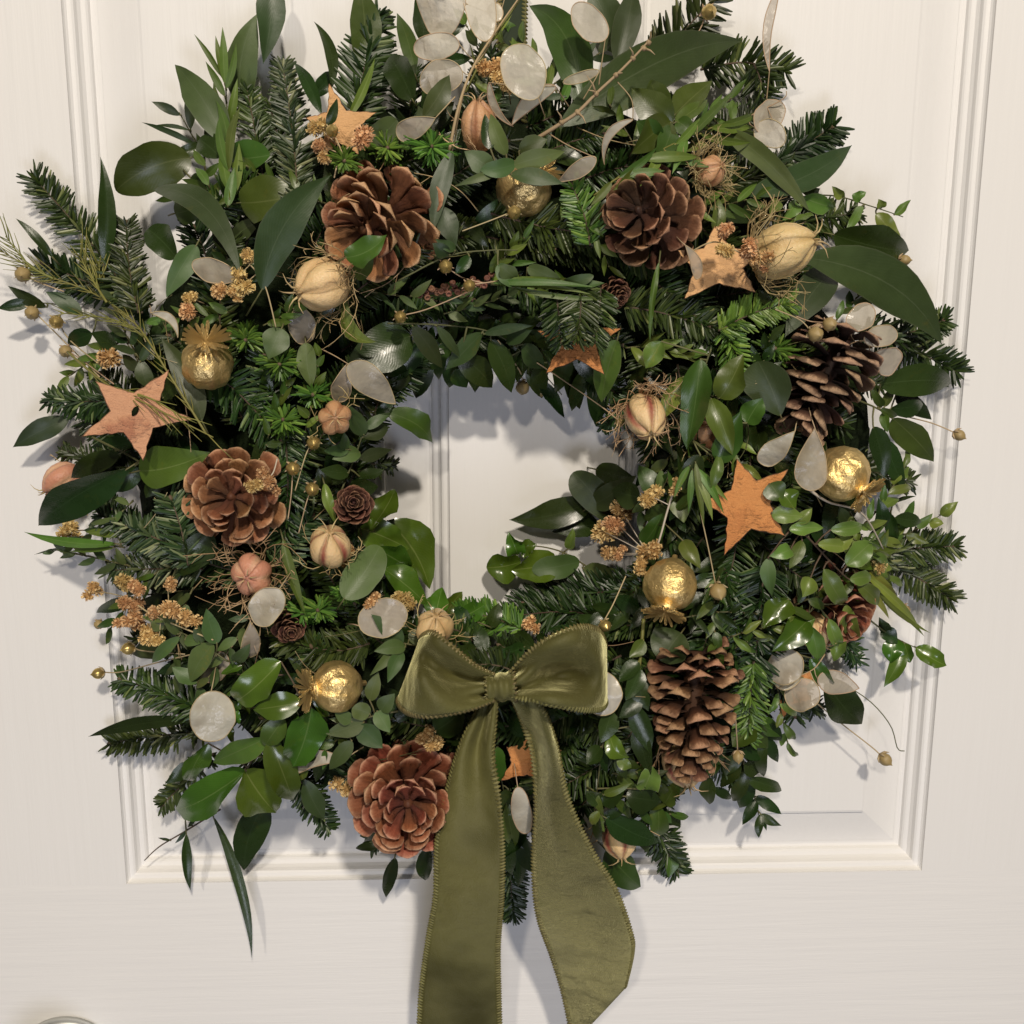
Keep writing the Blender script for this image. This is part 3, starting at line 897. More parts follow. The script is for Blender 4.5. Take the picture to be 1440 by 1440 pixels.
# ------------------------------------------------------------------ love-in-a-mist pods
def nigella(label, x, y, d, r_px, axis, mat='nig_cream', stretch=1.0, wisps=18, horns=5, wl=1.9, hl=0.5, group='love-in-a-mist pods', cat='seed pod', lobes=6, nest=False):
    c = P(x, y, d); s = S(c); R = r_px * s
    t = thing('nigella_pod', label, cat, c - axis * R, group)
    fr = frame(axis)
    rr = random.Random(int(x * 3 + y))
    prof = [(0.12, -1.12), (0.40, -1.0), (0.72, -0.78), (0.93, -0.45), (1.0, -0.05), (0.96, 0.30), (0.80, 0.62), (0.56, 0.88), (0.30, 1.06), (0.12, 1.14)]
    V = []; F = []; UV = []; n = 45
    d1, d2, dent = rr.uniform(0, 6), rr.uniform(0, 6), rr.uniform(0.03, 0.06)
    for i, (pr, z) in enumerate(prof):
        for k in range(n):
            a = 2 * PI * k / n
            w = 1 + 0.16 * (abs(math.sin(2.5 * a)) ** 0.6 - 0.7) * (1 if i > 1 else 0.3)
            w += dent * math.sin(2 * a + d1 + 0.35 * i) + 0.6 * dent * math.sin(5 * a + d2 - 0.8 * i) + rr.uniform(-0.006, 0.006)
            zz = z - (0.14 * (1 - abs(math.sin(2.5 * a))) if i > 6 else 0)
            V.append(c + fr @ Vector((pr * w * R * math.cos(a), pr * w * R * math.sin(a), zz * R * stretch)))
            UV.append((i / (len(prof) - 1), k / n))
    for i in range(len(prof) - 1):
        for k in range(n):
            k2 = (k + 1) % n
            F.append((i * n + k, i * n + k2, (i + 1) * n + k2, (i + 1) * n + k))
    F.append(tuple(range((len(prof) - 1) * n, len(prof) * n)))
    part('capsule', V, F, M[mat], t, uv=UV)
    for k in range(horns):
        a = 2 * PI * (k + 0.3) / horns + rr.uniform(-0.2, 0.2)
        rad = fr @ Vector((math.cos(a), math.sin(a), 0))
        b0 = c + axis * (R * 1.0 * stretch) + rad * (R * 0.16)
        p = [b0, b0 + (axis * 0.5 + rad * 0.25) * (R * hl), b0 + (axis * 0.75 + rad * 0.75) * (R * hl), b0 + (axis * 0.8 + rad * 1.4) * (R * hl)]
        mb = MB(); mb.tube(p, [R * 0.06, R * 0.035, R * 0.022, R * 0.008], 6, 0.8)
        mb.part('horn', M['wisp'], t, origin=b0)
    if wisps:
        mb = MB()
        for k in range(wisps):
            a = rr.uniform(0, 2 * PI)
            rad = fr @ Vector((math.cos(a), math.sin(a), 0)); tan = axis.cross(rad)
            b0 = c - axis * (R * 1.0 * stretch)
            ln = R * wl * rr.uniform(0.7, 1.25)
            sw = rr.uniform(-0.7, 0.7)
            p1 = b0 + rad * (R * rr.uniform(1.0, 1.3)) + axis * (R * 0.25)
            p2 = p1 + (axis * rr.uniform(0.3, 1.0) + rad * rr.uniform(0.1, 0.7) + tan * sw) * (ln * 0.5)
            p3 = p2 + (axis * rr.uniform(-0.2, 0.7) + rad * rr.uniform(-0.3, 0.7) + tan * (sw + rr.uniform(-0.6, 0.6))) * (ln * 0.5)
            pts = [Vector(q) for q in catmull([tuple(b0), tuple(p1), tuple(p2), tuple(p3)], 9)]
            tn = rr.random()
            mb.tube(pts, [s * (0.95 - 0.06 * i) for i in range(9)], 4, tn, cap=False)
            for q in (4, 5, 6, 7):      # side threads
                if rr.random() < 0.6:
                    dv = (pts[q] - pts[q - 1]).normalized()
                    sv = (dv + Vector((rr.uniform(-1, 1), rr.uniform(-1, 1), rr.uniform(-1, 1))) * 0.8).normalized()
                    e = pts[q] + sv * (ln * rr.uniform(0.15, 0.35))
                    mb.tube([pts[q], (pts[q] + e) / 2 + dv * ln * 0.03, e], [s * 0.55, s * 0.45, s * 0.25], 4, tn, cap=False)
        mb.part('bracts', M['wisp'], t, kind='stuff')
    return t

# ------------------------------------------------------------------ honesty
def honesty(label, discs, o=0, stalk=None, group='honesty seed discs', sw=2.0):
    """discs: (bx, by, tx, ty, w[, extra])"""
    f0 = discs[0]
    B0 = P(f0[0], f0[1], f0[5]['db'] if len(f0) > 5 and 'db' in f0[5] else H(f0[0], f0[1]) + o)
    t = thing('honesty_disc' if len(discs) == 1 else 'honesty_sprig', label, 'honesty', B0, group)
    mb = MB()
    spts = []
    if stalk:
        path = [(p[0], p[1], p[2] if len(p) > 2 else H(p[0], p[1]) + o - 2) for p in stalk]
        spts = [P(*q) for q in catmull(path, 5 * len(path))]
        mb.tube(spts, [S(spts[0]) * sw * 0.5 * (1 - 0.4 * i / len(spts)) for i in range(len(spts))], 6, 0.3)
    for dsc in discs:
        ex = dsc[5] if len(dsc) > 5 else {}
        db = ex.get('db', H(dsc[0], dsc[1]) + o); dt = ex.get('dt', H(dsc[2], dsc[3]) + o + 3)
        L_mm = math.hypot(dsc[2] - dsc[0], dsc[3] - dsc[1]) * 0.45
        if 'dt' not in ex: dt = max(db - 0.4 * L_mm, min(db + 0.4 * L_mm, dt))
        B = P(dsc[0], dsc[1], db); T = P(dsc[2], dsc[3], dt)
        n, m = 14, 6
        V, F, UV = leaf_mesh(B, T, dsc[4] * S(B), ex.get('p', 'disc'), ex.get('bend', 0.0), math.radians(ex.get('roll', rng.uniform(-15, 15))), math.radians(ex.get('twist', rng.uniform(-25, 25))),
                             ex.get('fold', 0.04), ex.get('curl', rng.uniform(-0.03, 0.07)), ex.get('wave', 0.08), n, m, irr=0.028)
        dn = 'disc'
        do = part(dn, V, F, M[ex.get('m', 'hon')], t, origin=B, uv=UV)
        ol = [V[i * (m + 1)] for i in range(n + 1)] + [V[i * (m + 1) + m] for i in range(n, -1, -1)]
        rb = MB(); rb.tube(ol + [ol[0]], S(B) * 0.75, 4, 0.6, cap=False)
        rb.part('rim', M['straw'], do, origin=B)
        if spts:
            q = min(spts, key=lambda p: (p - B).length)
            if (q - B).length > 0.0004:
                mb.tube([q, (q + B) / 2 + Vector((0, 0.001, -0.0008)), B], S(B) * 0.7, 5, 0.5)
        else:
            e = B - (T - B) * 0.30 + Vector((0, 0.012, 0))
            mb.tube([e, (e + B) / 2 + Vector((0, 0.001, 0)), B], S(B) * 0.8, 5, 0.5)
    mb.part('stalk', M['straw'], t)
    return t

# ------------------------------------------------------------------ dried flower puffs
def puff_mesh(seed):
    r = random.Random(seed)
    mb = MB()
    cents = [Vector((r.gauss(0, 0.26), r.gauss(0, 0.26), r.gauss(0, 0.20))) for _ in range(4)]
    for c in cents:
        for k in range(3): mb.blob(c, Vector((r.gauss(0, 1), r.gauss(0, 1), r.gauss(0, 1))), 0.27, 0.66, 7, 0.25)
        for k in range(120):
            d = Vector((r.gauss(0, 1), r.gauss(0, 1), r.gauss(0, 1))).normalized()
            ln = r.uniform(0.40, 0.58)
            mb.blob(c + d * (ln - 0.14), d, r.uniform(0.022, 0.045), 0.30, 3, min(1, max(0, r.gauss(0.6, 0.22))))
        for k in range(5):      # little open florets
            d = Vector((r.gauss(0, 1), r.gauss(0, 1), r.gauss(0, 1))).normalized()
            x = d.orthogonal().normalized(); y = d.cross(x)
            for q in range(8):
                a = 2 * PI * q / 8
                e = (x * math.cos(a) + y * math.sin(a)) * 0.8 + d * 0.7
                mb.blob(c + d * 0.47 + e * 0.07, e, 0.04, 0.17, 3, 0.95)
    return mb.mesh('puff', M['puff'], False)
PUFF = [puff_mesh(i) for i in range(4)]
def dried(label, puffs, stem=None, o=0, smat='straw', group='dried tan flower clusters', sw=2.2):
    """puffs: (x, y, radius px[, d])"""
    def D(p, i): return p[i] if len(p) > i else H(p[0], p[1]) + o
    p0 = P(puffs[0][0], puffs[0][1], D(puffs[0], 3))
    t = thing('dried_flower_sprig' if stem or len(puffs) > 1 else 'dried_flower', label, 'dried flower', p0, group)
    mb = MB(); spts = []
    if stem:
        path = [(p[0], p[1], D(p, 2) - 2) for p in stem]
        spts = [P(*q) for q in catmull(path, 6 * len(path))]
        mb.tube(spts, S(p0) * sw * 0.5, 5, 0.5)
    for k, pf in enumerate(puffs):
        c = P(pf[0], pf[1], D(pf, 3)); s = S(c) * pf[2] * 1.22
        rot = Matrix.Rotation(rng.uniform(0, 6.28), 4, 'X') @ Matrix.Rotation(rng.uniform(0, 6.28), 4, 'Z')
        base_obj('puff', PUFF[rng.randrange(4)], Matrix.Translation(c) @ rot @ Matrix.Diagonal((s, s, s, 1)), t)
        if spts:
            q = min(spts, key=lambda p: (p - c).length)
            if (q - c).length > 0.0005: mb.tube([q, (q + c) / 2 + Vector((0, 0.001, 0)), c], S(c) * 0.8, 5, 0.5)
        else:
            mb.tube([c, c + Vector((0.002, 0.012, -0.002)), c + Vector((0.003, 0.022, -0.004))], S(c) * 1.0, 5, 0.5)
    mb.part('stem', M[smat], t)
    return t

# ------------------------------------------------------------------ flax
def flax_mesh(mat, name):
    V = []; F = []; n = 20
    prof = [(0.10, -1.15), (0.5, -0.92), (0.85, -0.55), (1.0, -0.05), (0.90, 0.42), (0.62, 0.80), (0.28, 1.02), (0.10, 1.2), (0.01, 1.38)]
    for (pr, z) in prof:
        for k in range(n):
            a = 2 * PI * k / n
            w = 1 - 0.10 * (1 - abs(math.sin(2.5 * a))) ** 3
            V.append((pr * w * math.cos(a), pr * w * math.sin(a), z))
    for i in range(len(prof) - 1):
        for k in range(n):
            k2 = (k + 1) % n
            F.append((i * n + k, i * n + k2, (i + 1) * n + k2, (i + 1) * n + k))
    return mesh(name, V, F, M[mat])
FLAX = {'flax': flax_mesh('flax', 'seed_ball'), 'flaxdry': flax_mesh('flaxdry', 'seed_ball')}
def flax(label, x, y, r_px, stem, o=0, mat='flax', axis=(0.2, -0.2, 1), d=None, group='flax seed heads', smat='straw'):
    dd = d if d is not None else H(x, y) + o
    c = P(x, y, dd); s = S(c); R = r_px * s
    t = thing('flax_seed_head', label, 'flax head', c, group)
    ax = dirv(*axis); fr = frame(ax)
    base_obj('seed_ball', FLAX[mat], Matrix.Translation(c) @ fr.to_4x4() @ Matrix.Diagonal((R, R, R, 1)), t)
    mb = MB()
    for k in range(5):      # little calyx points
        a = 2 * PI * k / 5
        rad = fr @ Vector((math.cos(a), math.sin(a), 0))
        p = c - ax * R * 1.05
        mb.tube([p, p + rad * R * 0.8 + ax * R * 0.25, p + rad * R * 1.25 + ax * R * 0.75], [R * 0.22, R * 0.2, R * 0.04], 4, 0.6)
    path = [(p[0], p[1], p[2] if len(p) > 2 else H(p[0], p[1]) + o - 3) for p in stem]
    e = c - ax * R * 1.1
    pts = [e] + [P(*q) for q in path]
    pts = [Vector(q) for q in catmull([tuple(q) for q in pts], 5 * len(pts))]
    mb.tube(pts, s * 0.95, 5, 0.5)
    mb.part('stalk', M[smat], t)
    return t

# ================================================================== filling of the ring
def ringpt(a, u):
    hx, hy = HOLE[0] + HOLE[2] * math.cos(a), HOLE[1] - HOLE[2] * math.sin(a)
    ox, oy = RIM[0] + RIM[2] * math.cos(a), RIM[1] - RIM[2] * math.sin(a)
    return (hx + (ox - hx) * u, hy + (oy - hy) * u)
ANCHOR = [('the patchy bark star', 193, 585), ('the star behind the tan puffs', 480, 175), ('the pale star', 1010, 380), ('the big orange star', 1060, 715), ('the half-hidden star', 812, 490),
          ('the upright gold head', 290, 500), ('the eucalyptus-covered head', 735, 265), ('the moulding-side gold head', 1183, 668), ('the crown-down gold head', 940, 830), ('the sideways gold head', 470, 965),
          ('the leaf-crossed cone', 535, 312), ('the brown cone', 912, 308), ('the puff-topped cone', 331, 697), ('the red rosette cone', 573, 1118), ('the dark side-on cone', 1158, 535), ('the tall cone', 974, 1000), ('the buried red cone', 1175, 850),
          ('the large cream pod', 453, 401), ('the golden ribbed pod', 1100, 352), ('the pink pod', 354, 808), ('the striped red pod', 464, 768), ('the wiry red pod', 908, 586), ('the frizzy pod', 1000, 240), ('the papery pod', 673, 178),
          ('the broom twigs', 120, 420), ('the tan thicket', 200, 860), ('the glossy leaves', 380, 1060), ('the bow', 705, 965), ('the velvet tails', 740, 1200), ('the honesty cluster', 1120, 960), ('the willow-leaved stem', 318, 180), ('the huge eucalyptus leaf', 940, 100),
          ('the leafy rosette', 1255, 580), ('the white puff twig', 870, 740), ('the larch cone', 497, 710), ('the arching eucalyptus', 680, 480), ('the hanger', 720, 30), ('the blue-glinting leaf', 110, 705)]
USED = set()
def between(fmt, x, y):
    """label naming two neighbours that no other sprig of its kind has used"""
    q = sorted(ANCHOR, key=lambda a: (a[1] - x) ** 2 + (a[2] - y) ** 2)[:5]
    for i, j in ((0, 1), (0, 2), (1, 2), (0, 3), (1, 3), (2, 3), (0, 4), (1, 4)):
        s = fmt % (q[i][0], q[j][0])
        if s not in USED and len(s.split()) <= 16:
            break
    USED.add(s)
    return s
fr_ = random.Random(5)
FG = 'fir sprigs packed into the body of the wreath'
def fill_fir(n, u0, u1, ln, o, out, mat='fir', jit=0.5, nl=30):
    for i in range(n):
        a = 2 * PI * (i + fr_.uniform(-0.3, 0.3)) / n
        x, y = ringpt(a, fr_.uniform(u0, u1))
        # swirl: mostly along the ring, tipped outwards or inwards
        dirn = a - PI / 2 + out + fr_.uniform(-jit, jit)
        L = ln * fr_.uniform(0.8, 1.2)
        bx, by = x - 0.5 * L * math.cos(dirn), y + 0.5 * L * math.sin(dirn)
        tx, ty = x + 0.5 * L * math.cos(dirn), y - 0.5 * L * math.sin(dirn)
        db = max(12, H(bx, by) + o - 10); dt = max(10, H(tx, ty) + o + 4)
        dt = min(dt, db + 24)
        mx, my = (bx + tx) / 2 + fr_.uniform(-14, 14), (by + ty) / 2 + fr_.uniform(-14, 14)
        fir(between('dark fir sprig packed in between %s and %s', x, y), [(bx, by, db), (mx, my, (db + dt) / 2 + 3), (tx, ty, dt)], nl * fr_.uniform(0.85, 1.1), mat, group=FG, r=fr_, dens=1.05)
fill_fir(24, 0.74, 0.82, 150, -16, 0.85)
fill_fir(22, 0.55, 0.68, 150, -4, 0.55)
fill_fir(20, 0.36, 0.48, 140, -2, 0.1)
fill_fir(17, 0.20, 0.28, 110, -8, -0.35, jit=0.3, nl=26)
fill_fir(14, 0.10, 0.15, 90, -6, -0.1, jit=0.2, nl=24)
LGp = 'dark leaf sprigs packed into the body of the wreath'
def fill_leaf(n, u0, u1, o, out, kinds, ll, lw, jit=0.6):
    for i in range(n):
        a = 2 * PI * (i + fr_.uniform(-0.35, 0.35)) / n
        x, y = ringpt(a, fr_.uniform(u0, u1))
        dirn = a - PI / 2 + out + fr_.uniform(-jit, jit)
        L = ll * 1.5
        st = [(x + (q - 0.5) * L * math.cos(dirn), y - (q - 0.5) * L * math.sin(dirn)) for q in (0, 0.5, 1.0)]
        lv = []
        for q in range(6):
            u = q / 5
            bx = st[0][0] + (st[2][0] - st[0][0]) * u; by = st[0][1] + (st[2][1] - st[0][1]) * u
            sg = 1 if q % 2 else -1
            ang = dirn + sg * fr_.uniform(0.5, 0.95) * (1 - 0.5 * u)
            l2 = ll * fr_.uniform(0.75, 1.1)
            lv.append((bx, by, bx + l2 * math.cos(ang), by - l2 * math.sin(ang), lw * fr_.uniform(0.8, 1.2), fr_.choice(kinds), {'roll': fr_.uniform(-40, 40)}))
        sprig('leaf_sprig', between('dark leaf sprig packed in between %s and %s', x, y), 'leaf sprig', st, lv, o=o, group=LGp)
fill_leaf(18, 0.66, 0.78, -6, 0.8, 'DRE', 62, 24)
fill_leaf(16, 0.36, 0.52, 0, 0.2, 'DDR', 52, 22)
fill_leaf(18, 0.12, 0.20, -2, -0.3, 'DRD', 46, 22, jit=0.35)
# pointed leaves hanging over the upper rim of the opening
for (x, y, tx, ty, w, k) in ((600, 500, 585, 560, 30, 'D'), (640, 490, 632, 545, 34, 'D'), (672, 485, 668, 552, 34, 'R'), (752, 495, 762, 560, 32, 'D'), (800, 505, 815, 575, 34, 'D'), (835, 530, 838, 600, 30, 'D'), (575, 505, 545, 560, 30, 'D'), (780, 480, 740, 535, 32, 'D')):
    sprig('leaf_sprig', between('dark leaf sprig packed in between %s and %s', x, y), 'leaf sprig', [(x, y - 40), (x, y)], [(x, y, tx, ty, w, k), (x - 6, y - 20, tx - 34, ty - 22, w * 0.85, k), (x + 6, y - 25, tx + 32, ty - 26, w * 0.9, k)], o=-4, group=LGp)

# ================================================================== fir sprigs that can be picked out
G1 = 'fir sprigs reaching out of the wreath'
fir('dark fir sprig pointing up and out past the tall teal eucalyptus leaf', [(200, 440), (135, 350), (48, 250)], 30, o=6, group=G1, dens=1.1)
fir('short fir tip standing between the teal leaf and the big oval leaf', [(195, 440), (182, 380), (177, 312)], 26, o=10, group=G1)
fir('silvery fir sprig standing upright left of the bark star with tan puffs', [(420, 300), (412, 190), (397, 90)], 28, 'firw', o=10, group=G1, dens=1.2)
fir('short upright fir sprig behind the willow-leaved stem', [(370, 250), (358, 180), (345, 115)], 24, o=0, group=G1)
fir('fir sprig standing upright against the door left of the honesty discs', [(495, 180), (512, 100), (530, 22)], 38, o=2, group=G1, dens=0.95, wid=5.2)
fir('sparse fir sprig reaching up to the gold seed head by the bare thorny twig', [(915, 85), (960, 45), (1005, -5)], 38, o=4, group=G1, dens=0.7, wid=5)
fir('fir sprig reaching sideways beneath the narrow twisted honesty strip', [(985, 98), (1045, 88), (1106, 100)], 32, o=8, group=G1, dens=0.9, wid=5)
fir('dark fir tip hanging under the sideways fir sprig near the honesty pair', [(1060, 90), (1070, 115), (1078, 150)], 30, o=16, group=G1, dens=0.9)
fir('fir sprig poking out above the pointed eucalyptus leaf by the honesty pair', [(1085, 232), (1130, 205), (1172, 178)], 34, o=2, group=G1, dens=0.9, wid=5)
fir('short fir tip beyond the long broad eucalyptus leaf beside the moulding', [(1235, 480), (1290, 465), (1328, 450)], 26, o=8, group=G1)
fir('fir sprig reaching to the door moulding above the leafy rosette', [(1215, 460), (1280, 490), (1345, 522)], 30, o=6, group=G1, dens=1.1)
fir('upper one of two fir sprigs crossing the moulding by the curly pale sprig', [(1220, 785), (1280, 772), (1342, 768)], 28, o=6, group=G1)
fir('lower one of two fir sprigs crossing the moulding by the curly pale sprig', [(1215, 785), (1275, 805), (1335, 840)], 28, o=2, group=G1)
fir('fir sprig under the lime needle-leaved stems', [(1150, 850), (1180, 890), (1205, 930)], 30, o=-4, group=G1)
fir('fir sprig hanging under the gold poppy head with the downward crown', [(1020, 800), (1035, 890), (1030, 985)], 36, o=2, group=G1, dens=1.1)
fir('dark fir sprig running down past the dark gold poppy head', [(1075, 790), (1068, 870), (1058, 965)], 38, o=8, group=G1, dens=1.1)
fir('fir sprig between the tall cone and the honesty cluster', [(1060, 930), (1055, 985), (1052, 1040)], 26, 'firb', o=10, group=G1)
fir('fir sprig beside the star with the bark patches, reaching left', [(175, 560), (120, 565), (68, 562)], 26, o=10, group=G1, dens=1.2)
fir('fir sprig under the star with the bark patches', [(190, 660), (140, 650), (88, 635)], 24, o=4, group=G1)
fir('silvery fir sprig under the blue-glinting leaf', [(280, 785), (215, 755), (140, 725)], 28, 'firw', o=10, group=G1, dens=1.2)
fir('silvery fir tip beside the rosette cone with a tan puff', [(265, 795), (255, 745), (240, 700)], 30, 'firw', o=16, group=G1)
fir('silvery fir sprig above the thicket of tan puffs', [(285, 800), (220, 800), (155, 802)], 26, 'firw', o=6, group=G1)
fir('fir sprig reaching left above the long dark willow leaf', [(290, 1000), (230, 975), (168, 955)], 28, o=8, group=G1, dens=1.2)
fir('fir sprig reaching left under the long dark willow leaf', [(290, 1030), (220, 1035), (155, 1045)], 24, o=4, group=G1)
fir('small fir tip under the glossy leaves', [(300, 1060), (262, 1098), (228, 1132)], 20, o=2, group=G1)
fir('fir tip hanging between the glossy leaves and the red rosette cone', [(415, 1085), (438, 1125), (462, 1165)], 24, o=-4, group=G1)
fir('fir sprig hanging down behind the gap of the ribbon tails', [(712, 1130), (716, 1210), (722, 1288)], 26, o=-4, group=G1, dens=1.2)
fir('fir sprig hanging beyond the ribbon by the pale pink pod', [(900, 1120), (925, 1170), (952, 1225)], 30, o=0, group=G1)
fir('small fir tip poking into the wreath opening by the wispy red pod', [(905, 560), (875, 578), (845, 600)], 22, o=6, group=G1)
fir('fir tip behind the eucalyptus at the left rim of the opening', [(455, 640), (505, 650), (555, 655)], 22, o=-6, group=G1)
fir('dark fir spray filling the lower right rim of the opening', [(905, 830), (820, 835), (735, 848)], 34, o=-8, group=G1, dens=1.3)
fir('second dark fir spray above the right bow loop', [(885, 880), (800, 860), (700, 870)], 30, o=-6, group=G1, dens=1.2)
fir('dark arching fir spray below the gold poppy head with the upright crown', [(250, 520), (320, 540), (395, 620)], 36, o=4, group=G1, dens=1.2)
fir('dark fir spray running down left of the small flax heads', [(400, 600), (405, 680), (400, 760)], 30, o=4, group=G1, dens=1.1)
fir('silvery fir spray above the striped red pod', [(385, 800), (410, 760), (440, 725)], 30, 'firw', o=2, group=G1, dens=1.1)
fir('dark fir spray under the gold poppy head with the sideways crown', [(520, 905), (470, 915), (400, 900)], 32, o=2, group=G1, dens=1.1)
fir('dark fir spray beneath the upright eucalyptus behind the tan rosette cone', [(300, 300), (330, 270), (370, 270)], 30, o=6, group=G1, dens=1.2)
fir('dark fir spray behind the broom twigs', [(210, 430), (130, 400), (60, 370)], 28, o=0, group=G1, dens=1.2)
fir('dark fir spray below the eucalyptus twig in front of the hidden gold head', [(690, 300), (770, 320), (860, 330)], 34, o=4, group=G1, dens=1.2)
fir('dark fir spray under the pale star with the honesty strip', [(870, 430), (930, 440), (1000, 460)], 32, o=4, group=G1, dens=1.3)
fir('dark fir spray under the bow and right of the ribbon', [(820, 1000), (850, 1040), (880, 1090)], 28, o=2, group=G1, dens=1.1)
fir('dark fir spray filling the gap behind the honesty pair', [(985, 215), (1030, 185), (1082, 150)], 32, o=0, group=G1, dens=1.2)
fir('dark fir spray under the folded eucalyptus blade', [(1010, 265), (1060, 250), (1115, 240)], 32, o=-2, group=G1, dens=1.2)
fir('dark fir spray behind the pale curled twig', [(1085, 330), (1140, 310), (1205, 300)], 30, o=-4, group=G1, dens=1.2)
fir('dark fir spray behind the feathered leafy twig', [(985, 1040), (1010, 1070), (1040, 1100)], 28, o=-4, group=G1, dens=1.2)
fir('dark fir spray under the honesty cluster', [(1070, 930), (1110, 965), (1150, 1000)], 28, o=-6, group=G1, dens=1.2)
G2 = 'fresh green fir tips'
def tip(label, x, y, r, o=12, lean=(0, 0), mat='firb'):
    h = H(x, y) + o
    fir(label, [(x - lean[0], y - lean[1], h - 26), (x - lean[0] * 0.4, y - lean[1] * 0.4, h - 12), (x, y, h)], r, mat, dens=1.5, group=G2, name='fir_tip', cat='fir tip')
tip('fresh fir tip right of the hanging bark star, left of its pair', 545, 208, 34, 14, (6, -8))
tip('fresh fir tip right of the hanging bark star, right of its pair', 607, 206, 40, 16, (4, -6))
tip('fresh fir tip beside the gold poppy head with the upright crown', 345, 478, 30, 18, (-4, 12))
tip('fresh fir tip under the drop-shaped eucalyptus leaf', 393, 512, 34, 18, (-6, 10))
tip('fresh fir tip left of the brown star-faced pod', 440, 555, 32, 16, (-8, 6))
tip('fresh fir tip above the three small flax heads', 398, 590, 34, 16, (-4, -8))
tip('yellowish fir tip under the bark star with tan puffs', 484, 226, 26, 36, (2, 4))
fir('dark fir sprig hanging over the left of the half-hidden orange star', [(782, 410, 92), (786, 445, 96), (790, 482, 92)], 26, group=G1, dens=1.6)
fir('dark fir sprig hanging over the right of the half-hidden orange star', [(845, 405, 92), (842, 440, 96), (836, 480, 92)], 26, group=G1, dens=1.6)
fir('dark fir sprig hanging over the middle of the half-hidden orange star', [(818, 400, 96), (816, 440, 99), (812, 476, 96)], 28, group=G1, dens=1.6)
tip('small fresh fir tip left of the grey oval leaf', 447, 858, 28, 14, (-6, 4))
tip('small fresh fir tip at the foot of the grey oval leaf', 487, 835, 22, 14, (2, 4))
tip('fresh fir tip beside the honesty disc with the tan puff', 425, 862, 26, 12, (-6, 2))
fir('fresh green fir sprig left of the cone beside the hidden gold head', [(830, 345), (822, 305), (805, 262)], 26, 'firb', o=14, group=G2, dens=1.3)
fir('fresh green fir sprig under the pale star, combed to the right', [(1010, 465), (1060, 440), (1112, 425)], 26, 'firb', o=14, group=G2, dens=1.4)
tip('fresh fir tip beside the pair of flax heads on the dark cone', 1090, 490, 34, 14, (-10, -8))
fir('fresh green fir sprig hanging above the round grey leaf', [(1020, 460), (1035, 500), (1048, 545)], 24, 'firb', o=10, group=G2, dens=1.3)
fir('fresh green fir sprig above the left bow loop by the opening', [(735, 885), (690, 868), (648, 862)], 26, 'firb', o=6, group=G2, dens=1.3)

# ================================================================== leaves, clockwise from the left top
G3 = 'large eucalyptus leaves'
def lone(label, bx, by, tx, ty, w, k='E', o=10, ex=None, group=G3, name='eucalyptus_leaf', back=0.22):
    ex = dict(ex or {})
    sx, sy = bx - (tx - bx) * back, by - (ty - by) * back
    h = ex.get('db', H(bx, by) + o)
    t = thing(name, label, 'leaf', P(bx, by, h), group)
    mt, pr, fo, cu, wa = KIND[k]
    dt = ex.get('dt', H(tx, ty) + o + 3); Lm = math.hypot(tx - bx, ty - by) * 0.45
    if 'dt' not in ex: dt = max(h - 0.5 * Lm, min(h + 0.5 * Lm, dt))
    B = P(bx, by, h); T = P(tx, ty, dt)
    V, F, UV = leaf_mesh(B, T, w * S(B), ex.get('p', pr), ex.get('bend', 0.03), math.radians(ex.get('roll', rng.uniform(-14, 14))), math.radians(ex.get('twist', rng.uniform(-40, 40))),
                         ex.get('fold', fo * rng.uniform(1.0, 2.2)), ex.get('curl', cu * rng.uniform(0.5, 2.0)), ex.get('wave', wa * rng.uniform(1.0, 2.4)), 16, 6)
    part('blade', V, F, M[ex.get('m', mt)], t, uv=UV)
    mb = MB(); mb.tube([P(sx, sy, h - 12), (P(sx, sy, h - 5) + B) / 2, B, B + (T - B) * 0.06], [S(B) * 1.3, S(B) * 1.2, S(B) * 1.1, S(B) * 0.5], 6, 0.6)
    mb.part('petiole', M['gstem'], t)
    return t
lone('dark eucalyptus leaf hanging in from above over the silvery fir', 384, -40, 370, 90, 40, 'E', 14, {'bend': -0.03, 'roll': 5})
lone('mid green leaf blade standing behind the willow-leaved stem', 338, 150, 361, 20, 46, 'G', 4, {'bend': -0.08})
lone('broad pointed leaf leaning out above the fine three-leaved twig', 318, 200, 246, 91, 46, 'M', 8, {'bend': 0.04, 'm': 'eucg'})
lone('big oval green leaf with pale midrib above the silvery fir by the door', 268, 222, 163, 268, 66, 'M', 16, {'p': 'oval', 'bend': 0.08, 'roll': 12})
lone('blunt sickle-shaped eucalyptus leaf over the dark fir spray', 338, 385, 220, 264, 40, 'B', 30, {'bend': 0.14, 'm': 'euc', 'p': 'obov'})
lone('long sickle-shaped eucalyptus leaf beside the tan rosette cone', 368, 408, 466, 246, 56, 'E', 24, {'bend': -0.10, 'p': 'lance'})
lone('narrow teal eucalyptus leaf standing upright against the door', 146, 372, 141, 220, 24, 'R', 22, {'bend': 0.05})
lone('small dark willow leaf above the yellow-green broom twigs', 74, 362, 22, 307, 13, 'R', 14)
lone('round dark leaf under the blunt sickle-shaped leaf', 248, 362, 208, 322, 42, 'D', 10, {'p': 'oval'})
lone('pale backed leaf crossing under the blunt sickle-shaped leaf', 276, 345, 234, 418, 32, 'G', 18)
lone('round green leaf below the willow-leaved stem', 326, 222, 380, 218, 46, 'M', 8, {'p': 'oval'})
lone('large round green leaf left of the long sickle leaf', 338, 285, 414, 275, 62, 'M', 10, {'p': 'oval', 'roll': 15})
lone('green leaf folded under the big oval leaf', 246, 300, 288, 286, 34, 'M', 12, {'p': 'ovate'})
lone('small dark leaf over the fine three-leaved twig', 290, 206, 240, 222, 18, 'D', 12)
